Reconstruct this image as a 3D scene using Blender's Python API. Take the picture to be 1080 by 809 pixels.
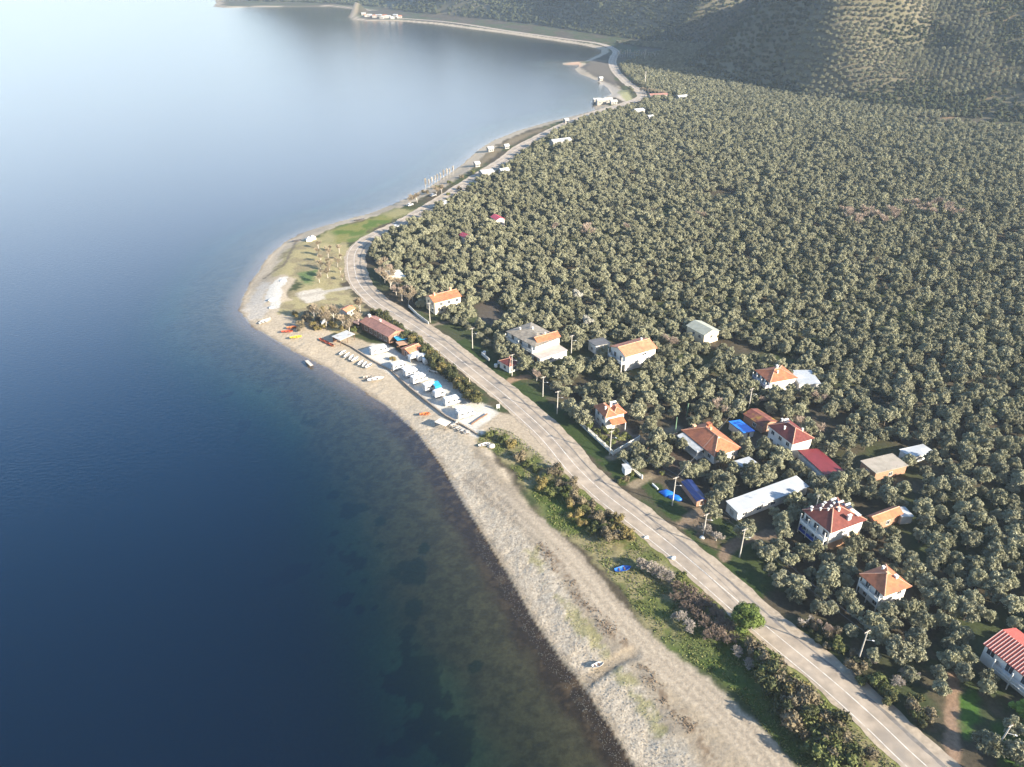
import bpy, bmesh, math, random
import numpy as np
from mathutils import Vector, Matrix
R = math.radians
C = bpy.context.scene.collection
for o in list(bpy.data.objects):
    bpy.data.objects.remove(o)
rng = np.random.default_rng(7)
random.seed(7)

# ---------------------------------------------------------------- camera, sky, sun, exposure
CAM_H = 140.0
PITCH = R(30)
SKY = 0.052
HAZE = 0.000088
FOCAL = 816.0 / 1080.0                     # focal length over picture width
scene = bpy.context.scene
cd = bpy.data.cameras.new('camera'); cam = bpy.data.objects.new('camera', cd); C.objects.link(cam)
cam.location = (0, 0, CAM_H); cam.rotation_euler = (R(90) - PITCH, 0, 0)
cd.sensor_fit = 'HORIZONTAL'; cd.sensor_width = 36; cd.lens = 36 * FOCAL
cd.clip_start = 0.5; cd.clip_end = 20000
scene.camera = cam
SUN_EL, SUN_AZ = R(22.5), R(-30)             # azimuth from +X, negative towards the viewer
sv = Vector((math.cos(SUN_EL) * math.cos(SUN_AZ), math.cos(SUN_EL) * math.sin(SUN_AZ), math.sin(SUN_EL)))
world = bpy.data.worlds.new('World'); scene.world = world; world.use_nodes = True
wn = world.node_tree; bg = wn.nodes['Background']
sky = wn.nodes.new('ShaderNodeTexSky'); sky.sky_type = 'NISHITA'; sky.sun_disc = False
sky.sun_elevation = SUN_EL; sky.sun_rotation = math.atan2(sv.x, sv.y)
sky.air_density = 1.0; sky.dust_density = 1.5; sky.ozone_density = 1.0
# added, unseen sky glow, white to blue by height, brightens the lake's reflection
_t = wn.nodes.new('ShaderNodeTexCoord'); _x = wn.nodes.new('ShaderNodeSeparateXYZ'); wn.links.new(_t.outputs['Generated'], _x.inputs[0])
def _map(sock, a, b, c, d):
    m_ = wn.nodes.new('ShaderNodeMapRange'); m_.interpolation_type = 'SMOOTHSTEP'
    for k_, v_ in zip(('From Min', 'From Max', 'To Min', 'To Max'), (a, b, c, d)): m_.inputs[k_].default_value = v_
    wn.links.new(sock, m_.inputs['Value']); return m_.outputs[0]
_a = _map(_x.outputs['X'], -0.7, 0.6, 1.1, 0.85); _n = _map(_x.outputs['Y'], -0.3, 0.5, 0.0, 1.0)
_q = wn.nodes.new('ShaderNodeTexNoise'); _q.inputs['Scale'].default_value = 3.0; _q.inputs['Detail'].default_value = 5
_v = wn.nodes.new('ShaderNodeMapping'); _v.inputs['Scale'].default_value = (1, 1, 4); wn.links.new(_t.outputs['Generated'], _v.inputs[0]); wn.links.new(_v.outputs[0], _q.inputs['Vector'])
_k = _map(_q.outputs['Fac'], 0.3, 0.7, 0.85, 1.12)
_r = wn.nodes.new('ShaderNodeValToRGB'); wn.links.new(_x.outputs['Z'], _r.inputs['Fac']); _el = _r.color_ramp.elements
_st = [(0.0, (.05, .055, .058)), (.08, (.12, .13, .14)), (.17, (.31, .34, .375)), (.28, (.44, .51, .61)), (.39, (.20, .42, .76)), (.50, (.04, .29, .74)), (.70, (0, .095, .26)), (.88, (0, 0, 0))]
_el[0].position = _st[0][0]; _el[0].color = (*_st[0][1], 1); _el[1].position = _st[-1][0]; _el[1].color = (*_st[-1][1], 1)
for q_, c_ in _st[1:-1]: _z = _el.new(q_); _z.color = (*c_, 1)
_p = _a
for s_ in (_n, _k):
    m_ = wn.nodes.new('ShaderNodeMath'); m_.operation = 'MULTIPLY'; wn.links.new(_p, m_.inputs[0]); wn.links.new(s_, m_.inputs[1]); _p = m_.outputs[0]
_m = wn.nodes.new('ShaderNodeMath'); _m.operation = 'MULTIPLY'; _m.inputs[1].default_value = 1.0 / SKY; wn.links.new(_p, _m.inputs[0])
_c2 = wn.nodes.new('ShaderNodeVectorMath'); _c2.operation = 'SCALE'; wn.links.new(_r.outputs[0], _c2.inputs[0]); wn.links.new(_m.outputs[0], _c2.inputs['Scale'])
_s2 = wn.nodes.new('ShaderNodeVectorMath'); _s2.operation = 'ADD'; wn.links.new(sky.outputs[0], _s2.inputs[0]); wn.links.new(_c2.outputs[0], _s2.inputs[1])
wn.links.new(_s2.outputs[0], bg.inputs[0]); bg.inputs[1].default_value = SKY
sd = bpy.data.lights.new('sun', 'SUN'); sun = bpy.data.objects.new('sun', sd); C.objects.link(sun)
sd.energy = 5.0; sd.angle = R(0.5); sd.color = (1.0, 0.895, 0.735)
sun.rotation_euler = sv.to_track_quat('Z', 'Y').to_euler()
vs = scene.view_settings
vs.view_transform = 'Standard'; vs.look = 'None'; vs.gamma = 1; vs.use_curve_mapping = False
vs.exposure = 1.7
cy = scene.cycles
scene.render.engine = 'CYCLES'
cy.max_bounces = 6; cy.diffuse_bounces = 2; cy.glossy_bounces = 2; cy.transmission_bounces = 2
cy.volume_bounces = 1; cy.transparent_max_bounces = 8; cy.caustics_reflective = False; cy.caustics_refractive = False
cy.use_denoising = True

# ---------------------------------------------------------------- helpers
_s, _c = math.sin(PITCH), math.cos(PITCH)
def G(u, v, z=2.0):
    """a spot of the place, measured off the photograph as a point of a level plane at height z"""
    dx = (u - 540) / 816.0; dy = (v - 404.5) / 816.0
    t = (CAM_H - z) / (_s + dy * _c)
    return (dx * t, t * (_c - dy * _s))
def GL(pts, z=2.0): return np.array([G(u, v, z) for u, v in pts])

def hash2(ix, iy, seed):
    h = (ix.astype(np.int64) * 374761393 + iy.astype(np.int64) * 668265263 + seed * 974634777) & 0x7fffffff
    h = ((h ^ (h >> 13)) * 1274126177) & 0x7fffffff
    return ((h ^ (h >> 16)) & 0xffff) / 65535.0
def vnoise(x, y, seed=0):
    ix = np.floor(x); iy = np.floor(y); fx = x - ix; fy = y - iy
    fx = fx * fx * (3 - 2 * fx); fy = fy * fy * (3 - 2 * fy)
    a = hash2(ix, iy, seed); b = hash2(ix + 1, iy, seed); c = hash2(ix, iy + 1, seed); d = hash2(ix + 1, iy + 1, seed)
    return (a + (b - a) * fx) * (1 - fy) + (c + (d - c) * fx) * fy
def fbm(x, y, scale, octaves=4, seed=0):
    x = np.asarray(x, float); y = np.asarray(y, float)
    t = 0; amp = 0.5; f = 1.0 / scale
    for k in range(octaves):
        t = t + amp * vnoise(x * f + 17.3 * k, y * f - 9.1 * k, seed + k); amp *= 0.5; f *= 2.03
    return t / (1 - 0.5 ** octaves)
def inside(poly, X, Y):
    r = np.zeros(X.shape, bool); n = len(poly)
    for i in range(n):
        x0, y0 = poly[i]; x1, y1 = poly[(i + 1) % n]
        if y0 == y1: continue
        c = ((y0 > Y) != (y1 > Y)) & (X < (x1 - x0) * (Y - y0) / (y1 - y0) + x0)
        r ^= c
    return r
def dist_line(pts, X, Y, closed=False):
    d = np.full(X.shape, 1e18); n = len(pts)
    for i in range(n if closed else n - 1):
        a = pts[i]; b = pts[(i + 1) % n]; ex, ey = b[0] - a[0], b[1] - a[1]
        L2 = ex * ex + ey * ey + 1e-9
        t = np.clip(((X - a[0]) * ex + (Y - a[1]) * ey) / L2, 0, 1)
        d = np.minimum(d, (X - a[0] - t * ex) ** 2 + (Y - a[1] - t * ey) ** 2)
    return np.sqrt(d)
def sdist(poly, X, Y):
    d = dist_line(poly, X, Y, True)
    return np.where(inside(poly, X, Y), d, -d)
def smooth(a, b, x):
    t = np.clip((x - a) / (b - a), 0, 1); return t * t * (3 - 2 * t)
def catmull(pts, n=6):
    pts = [np.array(p, float) for p in pts]; out = []
    for i in range(len(pts) - 1):
        p0 = pts[max(i - 1, 0)]; p1 = pts[i]; p2 = pts[i + 1]; p3 = pts[min(i + 2, len(pts) - 1)]
        for k in range(n):
            t = k / n
            out.append(0.5 * ((2 * p1) + (-p0 + p2) * t + (2 * p0 - 5 * p1 + 4 * p2 - p3) * t * t + (-p0 + 3 * p1 - 3 * p2 + p3) * t ** 3))
    out.append(pts[-1]); return np.array(out)

# ---------------------------------------------------------------- materials
MATS = {}
def base_mat(name):
    m = bpy.data.materials.new(name); m.use_nodes = True; MATS[name] = m
    return m, m.node_tree.nodes, m.node_tree.links, m.node_tree.nodes['Principled BSDF']
def mat(name, col, rough=0.8, var=0.15, scale=1.5, metal=0.0, rnd=0.0, bump=0.0, bscale=20, spec=0.3, stain=None):
    """painted / plastered / metal surface with uneven tone from two noises, optional bump and stains"""
    m, N, L, b = base_mat(name)
    tc = N.new('ShaderNodeTexCoord')
    nz = N.new('ShaderNodeTexNoise'); nz.inputs['Scale'].default_value = scale; nz.inputs['Detail'].default_value = 6
    L.new(tc.outputs['Object'], nz.inputs['Vector'])
    mp = N.new('ShaderNodeMapRange'); mp.inputs['From Min'].default_value = 0.3; mp.inputs['From Max'].default_value = 0.7
    mp.inputs['To Min'].default_value = 1 - var; mp.inputs['To Max'].default_value = 1 + var
    L.new(nz.outputs['Fac'], mp.inputs['Value'])
    mul = N.new('ShaderNodeVectorMath'); mul.operation = 'SCALE'; mul.inputs[0].default_value = col[:3]
    last = mp.outputs[0]
    if rnd:
        oi = N.new('ShaderNodeObjectInfo'); mr = N.new('ShaderNodeMapRange')
        mr.inputs['To Min'].default_value = 1 - rnd; mr.inputs['To Max'].default_value = 1 + rnd
        L.new(oi.outputs['Random'], mr.inputs['Value'])
        mm = N.new('ShaderNodeMath'); mm.operation = 'MULTIPLY'; L.new(last, mm.inputs[0]); L.new(mr.outputs[0], mm.inputs[1]); last = mm.outputs[0]
    L.new(last, mul.inputs['Scale'])
    outc = mul.outputs[0]
    if stain:
        n2 = N.new('ShaderNodeTexNoise'); n2.inputs['Scale'].default_value = stain[1]; n2.inputs['Detail'].default_value = 8
        L.new(tc.outputs['Object'], n2.inputs['Vector'])
        m2 = N.new('ShaderNodeMapRange'); m2.inputs['From Min'].default_value = 0.52; m2.inputs['From Max'].default_value = 0.68
        L.new(n2.outputs['Fac'], m2.inputs['Value'])
        mx = N.new('ShaderNodeMix'); mx.data_type = 'RGBA'; L.new(m2.outputs[0], mx.inputs['Factor'])
        L.new(outc, mx.inputs['A']); mx.inputs['B'].default_value = (*stain[0], 1); outc = mx.outputs['Result']
    L.new(outc, b.inputs['Base Color'])
    b.inputs['Roughness'].default_value = rough; b.inputs['Metallic'].default_value = metal; b.inputs['Specular IOR Level'].default_value = spec
    if bump:
        n3 = N.new('ShaderNodeTexNoise'); n3.inputs['Scale'].default_value = bscale; L.new(tc.outputs['Object'], n3.inputs['Vector'])
        bm_ = N.new('ShaderNodeBump'); bm_.inputs['Strength'].default_value = bump; bm_.inputs['Distance'].default_value = 0.1
        L.new(n3.outputs['Fac'], bm_.inputs['Height']); L.new(bm_.outputs[0], b.inputs['Normal'])
    return m
def tile_mat(name, col, stain, corr=2.6):
    """roof tiles: rounded courses running down the slope (object X/Y stripes), patchy weathering"""
    m = mat(name, col, 0.75, 0.28, 0.9, stain=(stain, 0.45))
    N, L = m.node_tree.nodes, m.node_tree.links; b = N['Principled BSDF']
    tc = N.new('ShaderNodeTexCoord'); wv = N.new('ShaderNodeTexWave'); wv.bands_direction = 'DIAGONAL'; wv.inputs['Scale'].default_value = corr
    L.new(tc.outputs['Object'], wv.inputs['Vector'])
    bm_ = N.new('ShaderNodeBump'); bm_.inputs['Strength'].default_value = 0.5; bm_.inputs['Distance'].default_value = 0.06
    L.new(wv.outputs['Fac'], bm_.inputs['Height']); L.new(bm_.outputs[0], b.inputs['Normal'])
    return m
def leaf_mat(name, cols, rnd=0.25, rough=0.75):
    """foliage: a colour per leaf (attribute tint) between tones, a tone per plant"""
    m, N, L, b = base_mat(name)
    at = N.new('ShaderNodeAttribute'); at.attribute_name = 'tint'
    oi = N.new('ShaderNodeObjectInfo')
    rp = N.new('ShaderNodeValToRGB'); e = rp.color_ramp.elements
    e[0].position = 0.0; e[0].color = (*cols[0], 1); e[1].position = 1.0; e[1].color = (*cols[-1], 1)
    for i, c in enumerate(cols[1:-1]):
        k = e.new((i + 1) / (len(cols) - 1)); k.color = (*c, 1)
    ad = N.new('ShaderNodeMath'); ad.operation = 'MULTIPLY_ADD'; ad.inputs[1].default_value = 0.6
    L.new(at.outputs['Fac'], ad.inputs[0])
    m1 = N.new('ShaderNodeMath'); m1.operation = 'MULTIPLY'; m1.inputs[1].default_value = 0.4; L.new(oi.outputs['Random'], m1.inputs[0])
    L.new(m1.outputs[0], ad.inputs[2]); L.new(ad.outputs[0], rp.inputs['Fac'])
    # a second per-plant number
    wn_ = N.new('ShaderNodeTexWhiteNoise'); wn_.noise_dimensions = '1D'
    mw = N.new('ShaderNodeMath'); mw.operation = 'MULTIPLY'; mw.inputs[1].default_value = 91.7; L.new(oi.outputs['Random'], mw.inputs[0]); L.new(mw.outputs[0], wn_.inputs['W'])
    mr = N.new('ShaderNodeMapRange'); mr.inputs['To Min'].default_value = 1 - rnd; mr.inputs['To Max'].default_value = 1 + rnd
    L.new(wn_.outputs['Value'], mr.inputs['Value'])
    sc = N.new('ShaderNodeVectorMath'); sc.operation = 'SCALE'; L.new(rp.outputs[0], sc.inputs[0]); L.new(mr.outputs[0], sc.inputs['Scale'])
    L.new(sc.outputs[0], b.inputs['Base Color']); b.inputs['Roughness'].default_value = rough; b.inputs['Specular IOR Level'].default_value = 0.25
    return m

# ---------------------------------------------------------------- object helpers
def tag(o, label=None, cat=None, group=None, kind=None):
    if label: o['label'] = label
    if cat: o['category'] = cat
    if group: o['group'] = group
    if kind: o['kind'] = kind
    return o
def empty(name, loc, rz=0.0):
    o = bpy.data.objects.new(name, None); C.objects.link(o); o.location = loc; o.rotation_euler = (0, 0, rz); o.empty_display_size = 0.5
    return o
def np_mesh(name, V, F, mats, parent=None, attrs=None, smooth_=False, mi=None):
    """V (n,3), F list/array of faces"""
    me = bpy.data.meshes.new(name)
    F = np.asarray(F) if not isinstance(F, list) else F
    if isinstance(F, np.ndarray):
        nv = F.shape[1]
        me.vertices.add(len(V)); me.vertices.foreach_set('co', np.ascontiguousarray(V, np.float32).ravel())
        me.loops.add(F.size); me.loops.foreach_set('vertex_index', np.ascontiguousarray(F, np.int32).ravel())
        me.polygons.add(len(F)); me.polygons.foreach_set('loop_start', np.arange(0, F.size, nv, dtype=np.int32))
        me.update(calc_edges=True)
    else:
        me.from_pydata([tuple(v) for v in V], [], F); me.update()
    for m in (mats if isinstance(mats, (list, tuple)) else [mats]): me.materials.append(m)
    if mi is not None: me.polygons.foreach_set('material_index', np.array(mi, np.int32))
    if smooth_: me.polygons.foreach_set('use_smooth', np.ones(len(me.polygons), bool))
    for k, (dom, typ, arr) in (attrs or {}).items():
        a = me.attributes.new(k, typ, dom)
        a.data.foreach_set('color' if typ == 'FLOAT_COLOR' else 'value', np.ascontiguousarray(arr, np.float32).ravel())
    o = bpy.data.objects.new(name, me); C.objects.link(o)
    if parent: o.parent = parent
    return o
class MB:
    def __init__(s): s.V = []; s.F = []
    def add(s, vs, fs):
        k = len(s.V); s.V += [tuple(v) for v in vs]; s.F += [tuple(i + k for i in f) for f in fs]; return s
    def box(s, c, size, rz=0.0):
        hx, hy, hz = size[0] / 2, size[1] / 2, size[2] / 2; ca, sa = math.cos(rz), math.sin(rz)
        vs = []
        for z in (-hz, hz):
            for x, y in ((-hx, -hy), (hx, -hy), (hx, hy), (-hx, hy)):
                vs.append((c[0] + x * ca - y * sa, c[1] + x * sa + y * ca, c[2] + z))
        return s.add(vs, [(3, 2, 1, 0), (4, 5, 6, 7), (0, 1, 5, 4), (1, 2, 6, 5), (2, 3, 7, 6), (3, 0, 4, 7)])
    def prism(s, poly, axis, a, b):
        """poly of 2-D points extruded from a to b along axis 'x','y' or 'z'"""
        f = {'x': lambda p, t: (t, p[0], p[1]), 'y': lambda p, t: (p[0], t, p[1]), 'z': lambda p, t: (p[0], p[1], t)}[axis]
        n = len(poly); vs = [f(p, a) for p in poly] + [f(p, b) for p in poly]
        return s.add(vs, [tuple(range(n))[::-1], tuple(range(n, 2 * n))] + [(i, (i + 1) % n, n + (i + 1) % n, n + i) for i in range(n)])
    def tube(s, p0, p1, r0, r1=None, n=6):
        r1 = r0 if r1 is None else r1
        p0 = Vector(p0); p1 = Vector(p1); d = (p1 - p0).normalized()
        u = d.cross(Vector((0, 0, 1)) if abs(d.z) < 0.95 else Vector((1, 0, 0))).normalized(); w = d.cross(u)
        vs = []
        for p, r in ((p0, r0), (p1, r1)):
            for i in range(n):
                a = 2 * math.pi * i / n; vs.append(p + u * (r * math.cos(a)) + w * (r * math.sin(a)))
        return s.add(vs, [(i, (i + 1) % n, n + (i + 1) % n, n + i) for i in range(n)] + [tuple(range(n))[::-1], tuple(range(n, 2 * n))])
    def slab(s, poly, z, th):
        """poly of 3-D points, thickened downwards"""
        n = len(poly); vs = [tuple(p) for p in poly] + [(p[0], p[1], p[2] - th) for p in poly]
        return s.add(vs, [tuple(range(n)), tuple(range(n, 2 * n))[::-1]] + [(i, n + i, n + (i + 1) % n, (i + 1) % n) for i in range(n)])
    def build(s, name, m, parent=None, smooth_=False, bevel=0.0):
        o = np_mesh(name, s.V, s.F, m, parent, smooth_=smooth_)
        bm = bmesh.new(); bm.from_mesh(o.data); bmesh.ops.recalc_face_normals(bm, faces=bm.faces)
        if bevel: bmesh.ops.bevel(bm, geom=bm.edges[:], offset=bevel, segments=2, affect='EDGES', profile=0.6)
        bm.to_mesh(o.data); bm.free(); o.data.update()
        return o
def copy_tree(o, parent=None):
    c = o.copy(); C.objects.link(c)
    if parent: c.parent = parent
    for ch in o.children: copy_tree(ch, c)
    return c

# ---------------------------------------------------------------- the lie of the land
shore_px = [(668,809),(645,770),(622,735),(606,712),(590,695),(560,650),(535,605),(510,565),(488,530),(465,490),(440,457),(410,430),(380,410),(345,388),
            (310,371),(280,353),(262,341),(253,328),(254,316),(262,301),(272,286),(283,269),(300,255),(325,243),(355,234),(385,226),(410,217),(432,207),
            (455,195),(475,182),(490,171),(505,157),(520,148),(545,138),(580,128),(610,121),(627,116),(629,107),(636,104),(645,99),(641,93),(634,88),(622,82),
            (611,78),(606,73),(612,69),(604,68.5),(594,68.2),(592,66.6),(604,65.4),(616,65),(626,60),(634,56),(634,52.5),(617,48),(584,43),(538,36),(496,30.5),(459,25.5),(422,22.5),(385,22.5),(373,20.5),
            (370,18),(375,14),(382,12.2),(392,11.8)]
shore = GL(shore_px, 0.0)
shore_mid = [(-420,1990),(-520,1985),(-600,1972),(-650,1955),(-690,1990),(-720,2100),(-900,2600),(-1200,3600),(-1400,6500)]
land = np.array([(75,-10),(48,28),(34,62)] + [tuple(p) for p in shore] + shore_mid + [(6500,6500),(6500,-2500),(300,-2500),(140,-120)])
hill_foot = np.array([(6500,-600),(1200,300),(700,490),(520,600),(427,668),(352,728),(282,792),(240,880),(206,1002),(222,1075),(275,1140),(330,1165),(320,1205),(240,1240),
                      (130,1390),(45,1535),(-80,1672),(-215,1800),(-330,1975),(-470,2060),(-640,2120),(-760,2300),(-1000,2900),(-1300,6500),(6500,6500)])
def axis(segs):
    out = []
    for a, b, st in segs: out.append(np.arange(a, b, st))
    return np.concatenate(out)
def grow(a, st, end, f=1.07, cap=14):
    o = []; x = a
    while abs(x) < abs(end):
        x += st; st = st * f if abs(st * f) < cap or abs(x) > 1500 else st; o.append(x)
    return np.array(o)
xf = np.arange(-135, 182, 0.6); yf = np.arange(84, 332, 0.6)
gx = np.concatenate([grow(xf[0], -0.6, -6300, 1.06, 16)[::-1], xf, grow(xf[-1], 0.6, 6300, 1.05, 9)])
gy = np.concatenate([grow(yf[0], -0.6, -400, 1.15, 40)[::-1], yf, grow(yf[-1], 0.6, 6300, 1.02, 7)])
def terrain_h(X, Y, sd=None, detail=True):
    if sd is None: sd = sdist(land, X, Y)
    wob = (fbm(X, Y, 9, 3, 3) - 0.5) * 3.0 + (fbm(X, Y, 2.2, 2, 5) - 0.5) * 1.2
    near = smooth(900, 300, np.hypot(X, Y))
    s2 = sd + wob * near * smooth(12, 3, np.abs(sd))
    zl = 2.0 * smooth(-1.5, 15, s2) * 1.02 - 0.19 + np.clip(s2, 0, 3) * 0.03
    zw = -0.10 - 0.055 * np.clip(-s2, 0, 28) - 0.16 * np.clip(-s2 - 28, 0, 60) - 0.4 * (fbm(X, Y, 14, 4, 9) - 0.5) * smooth(3, 20, -s2)
    z = np.where(s2 > 0, np.maximum(zl, 0.02 * np.clip(s2, 0, 100) + 0.008 * np.clip(s2 - 100, 0, 600)), zw)
    # hills rise behind their foot; the flank that looks to the lake is the steepest
    dh = sdist(hill_foot, X, Y)
    d = np.clip(dh + (fbm(X, Y, 130, 3, 21) - 0.5) * 60 * smooth(0, 80, dh), 0, None)
    front = smooth(-5, 120, (X - 285) - (Y - 790) * 0.42) * smooth(1500, 900, Y)
    steep = 0.80 + 0.5 * smooth(1250, 1080, Y)
    slope = steep * (1 - front) + 0.40 * front
    h = slope * (d - 12 * (1 - np.exp(-d / 12)))
    h = np.where(h > 120, 120 + 95 * (1 - np.exp(-(h - 120) / 95.0)), h)
    # gullies and shoulders
    gul = np.abs(fbm(X + 0.35 * Y, Y * 0.55, 230, 3, 33) - 0.5) * 2
    h = h * ((0.78 + 0.45 * gul) * (1 - front) + (0.84 + 0.30 * gul) * front) + (fbm(X, Y, 45, 3, 41) - 0.5) * 9 * smooth(15, 90, d)
    # the dell behind the grove (front, right): a bank and a hollow
    far_left = smooth(-150, -450, X)
    h = h * (1 - 0.72 * far_left * smooth(2600, 1900, Y))
    z = z + np.clip(h, 0, None)
    # rocky headland with the village
    hx, hy = G(372.5, 17, 0)
    z = z + 26 * np.exp(-(((X - hx - 6) / 16) ** 2 + ((Y - hy - 14) / 26) ** 2)) * (sd > 0) * smooth(0, 8, sd)
    return z
def zg(x, y):
    return float(terrain_h(np.array([float(x)]), np.array([float(y)]))[0])

road_px = [(1010,858),(947,800),(913,767),(863,722),(803,672),(766,638.7),(708,588),(664,552.7),(628,524.5),(598.6,496.3),(570,462),(540,433.5),(523,418.5),(503,402.5),(476,381),(455,364),(432,347.5),
           (409,333),(390,320.5),(376,307),(369.5,297),(367,288),(366,279),(366.3,271),(369,263.5),(374,257.8),(382.4,251.3),(396.3,244),(415,235.6),(430,227),(458,210.5),(484,194),(493,188.5),(524,169.5),(544,154.5),
           (562,145),(590,131.5),(620,119.5),(655,109),(672,102.5),(670,96),(661,90),(654,84),(646,75),(642.5,66),(644,60),(646,53.5),(630,46.2),(593,41.0),(533,32.6),(478,24.2),(430,20),(400,18.5)]
road = catmull([G(u, v, 2.05) for u, v in road_px], 8)

def offset_line(P, d):
    t = np.gradient(P, axis=0); t /= np.linalg.norm(t, axis=1)[:, None] + 1e-9
    return P + np.stack([t[:, 1], -t[:, 0]], -1) * (d[:, None] if isinstance(d, np.ndarray) else d)

# ---------------------------------------------------------------- ground colour zones (what the ground is made of)
X, Y = np.meshgrid(gx, gy)
SD = sdist(land, X, Y)
Z = terrain_h(X, Y, SD)
near = np.hypot(X, Y - 150) < 330
n1 = fbm(X, Y, 6, 4, 51); n2 = fbm(X, Y, 1.7, 3, 57); n3 = fbm(X, Y, 28, 3, 61); n4 = fbm(X, Y, 0.9, 2, 71)
col = np.zeros(X.shape + (3,)); peb = np.zeros(X.shape)
def lay(c, w):
    global col
    w = np.clip(w, 0, 1)[..., None]; col = col * (1 - w) + np.array(c) * w
def zone(px, soft=2.0, z=2.0, rag=2.5):
    P = GL(px, z); lo = P.min(0) - 12; hi = P.max(0) + 12
    w = np.zeros(X.shape); ix = np.where((gx > lo[0]) & (gx < hi[0]))[0]; iy = np.where((gy > lo[1]) & (gy < hi[1]))[0]
    if len(ix) and len(iy):
        sl = np.s_[iy[0]:iy[-1] + 1, ix[0]:ix[-1] + 1]
        w[sl] = smooth(-soft / 2, soft / 2, sdist(P, X[sl], Y[sl]) + (n1[sl] - .5) * rag * 1.6 + (n2[sl] - .5) * rag)
    return w
def track(px, width, z=2.0, rag=0.8):
    P = catmull(GL(px, z), 5); lo = P.min(0) - width - 4; hi = P.max(0) + width + 4
    w = np.zeros(X.shape); ix = np.where((gx > lo[0]) & (gx < hi[0]))[0]; iy = np.where((gy > lo[1]) & (gy < hi[1]))[0]
    if len(ix) and len(iy):
        sl = np.s_[iy[0]:iy[-1] + 1, ix[0]:ix[-1] + 1]
        w[sl] = smooth(0.7, -0.7, dist_line(P, X[sl], Y[sl]) - width / 2 + (n2[sl] - .5) * rag * 2 + (n1[sl] - .5) * rag)
    return w
# inland soil with patchy winter grass
lay((0.060, 0.050, 0.034), np.ones(X.shape))
lay((0.042, 0.058, 0.022), smooth(0.42, 0.62, n3) * 0.85)
lay((0.09, 0.073, 0.05), smooth(0.55, 0.7, n1) * 0.7)
# hillside: dry grass and scrub
hd = sdist(hill_foot, X, Y)
lay((0.15, 0.135, 0.09), smooth(-5, 15, hd) * (0.6 + 0.4 * n3))
lay((0.075, 0.072, 0.045), smooth(10, 40, hd) * smooth(0.45, 0.6, n3) * 0.6)
lay((0.36, 0.23, 0.12), smooth(4, -4, dist_line(GL([(1000,66),(1040,60),(1062,58),(1052,36),(1046,25)], 50) * 1.0, X, Y) + (n1 - .5) * 6))
# shore: sand, then pebble bank, wet edge, weedy bed
tip = smooth(215, 240, Y)                       # the sandy point; towards the viewer the bank is pebbles
wob = (n1 - .5) * 6
bw = 15 + 5 * tip - 9 * smooth(330, 420, Y)
beach = smooth(bw + 2, bw - 2, SD + wob) * (SD > -3)
lay((0.395, 0.33, 0.245), beach * smooth(700, 500, Y) + beach * 0.9)
lay((0.25, 0.215, 0.165), beach * smooth(0.5, 0.7, n3) * 0.5)
pb = smooth(12.5, 9.5, SD + wob) * smooth(-0.5, 0.5, SD) * smooth(240, 205, Y) * (Y < 300)
lay((0.375, 0.325, 0.255), pb); peb = np.maximum(peb, pb * 1.0)
wt = smooth(2.2, 0.6, SD + (n2 - .5) * 2) * smooth(900, 700, Y)
lay((0.20, 0.165, 0.12), wt * 0.75)
# the beach behind the bank: wheel-worn sand between bank and scrub
sandpx = [(470,470),(505,470),(545,520),(585,590),(640,660),(690,700),(760,735),(800,770),(845,830),(640,830),(600,740),(560,660),(520,600),(490,540),(470,500)]
bs = zone(sandpx, 3) * (1 - pb) * smooth(8, 10, SD + wob)
lay((0.27, 0.225, 0.165), bs)
lay((0.235, 0.20, 0.155), bs * smooth(0.5, 0.64, n1) * 0.6)
tr = track([(500,500),(540,535),(590,580),(640,640),(690,690),(745,735),(800,790),(840,840)], 7.5)
lay((0.33, 0.28, 0.215), tr)
for off in (-12, 0, 14):
    t_ = track([(500+off,500),(540+off,535),(590+off,580),(640+off,640),(690+off,690),(745+off,735),(800+off,790),(840+off,840)], 0.7, rag=0.3)
    lay((0.20, 0.165, 0.125), t_ * 0.7)
dr = track([(570,575),(590,600),(620,640),(655,675),(668,690),(700,735),(735,775),(760,820)], 3.4, rag=2.6)      # drift line of dry weed
lay((0.17, 0.125, 0.085), dr * smooth(0.40, 0.55, n2) * smooth(.35, .5, n4) * 0.9)
dg_ = track([(560,580),(590,625),(620,665),(665,720),(700,770)], 3.5, rag=2.5)
lay((0.24, 0.22, 0.10), dg_ * smooth(0.5, 0.62, n1) * 0.8)
gu = track([(668,688),(645,697),(630,706),(616,716),(604,722)], 3.2, rag=0.5)      # runnel through the bank
lay((0.30, 0.245, 0.175), gu); peb *= (1 - gu)
ge = track([(668,691),(650,699),(632,709),(620,717)], 0.9, rag=0.3)
lay((0.17, 0.14, 0.105), ge * 0.8)
# scrub strip and grass between track and road
gp = [(503,456),(520,450),(538,455),(560,470),(598,503),(628,532),(664,560),(706,596),(764,646),(801,680),(861,730),(911,775),(950,812),(985,850),(870,850),(850,815),(815,780),(778,732),(740,706),(706,684),(670,642),(638,600),(610,572),(583,555),(560,520),(528,482),(505,468)]
gz = zone(gp, 2)
lay((0.085, 0.100, 0.032), gz)
lay((0.235, 0.20, 0.115), gz * smooth(0.42, 0.58, n1) * 0.8)
lay((0.055, 0.085, 0.02), gz * smooth(0.52, 0.62, n3) * 0.8)
gv = track([(545,452),(580,478),(620,519),(660,552),(705,589),(765,640),(802,674),(862,724),(912,770),(950,806)], 3.0)
lay((0.155, 0.17, 0.045), gv * 0.7)
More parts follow.
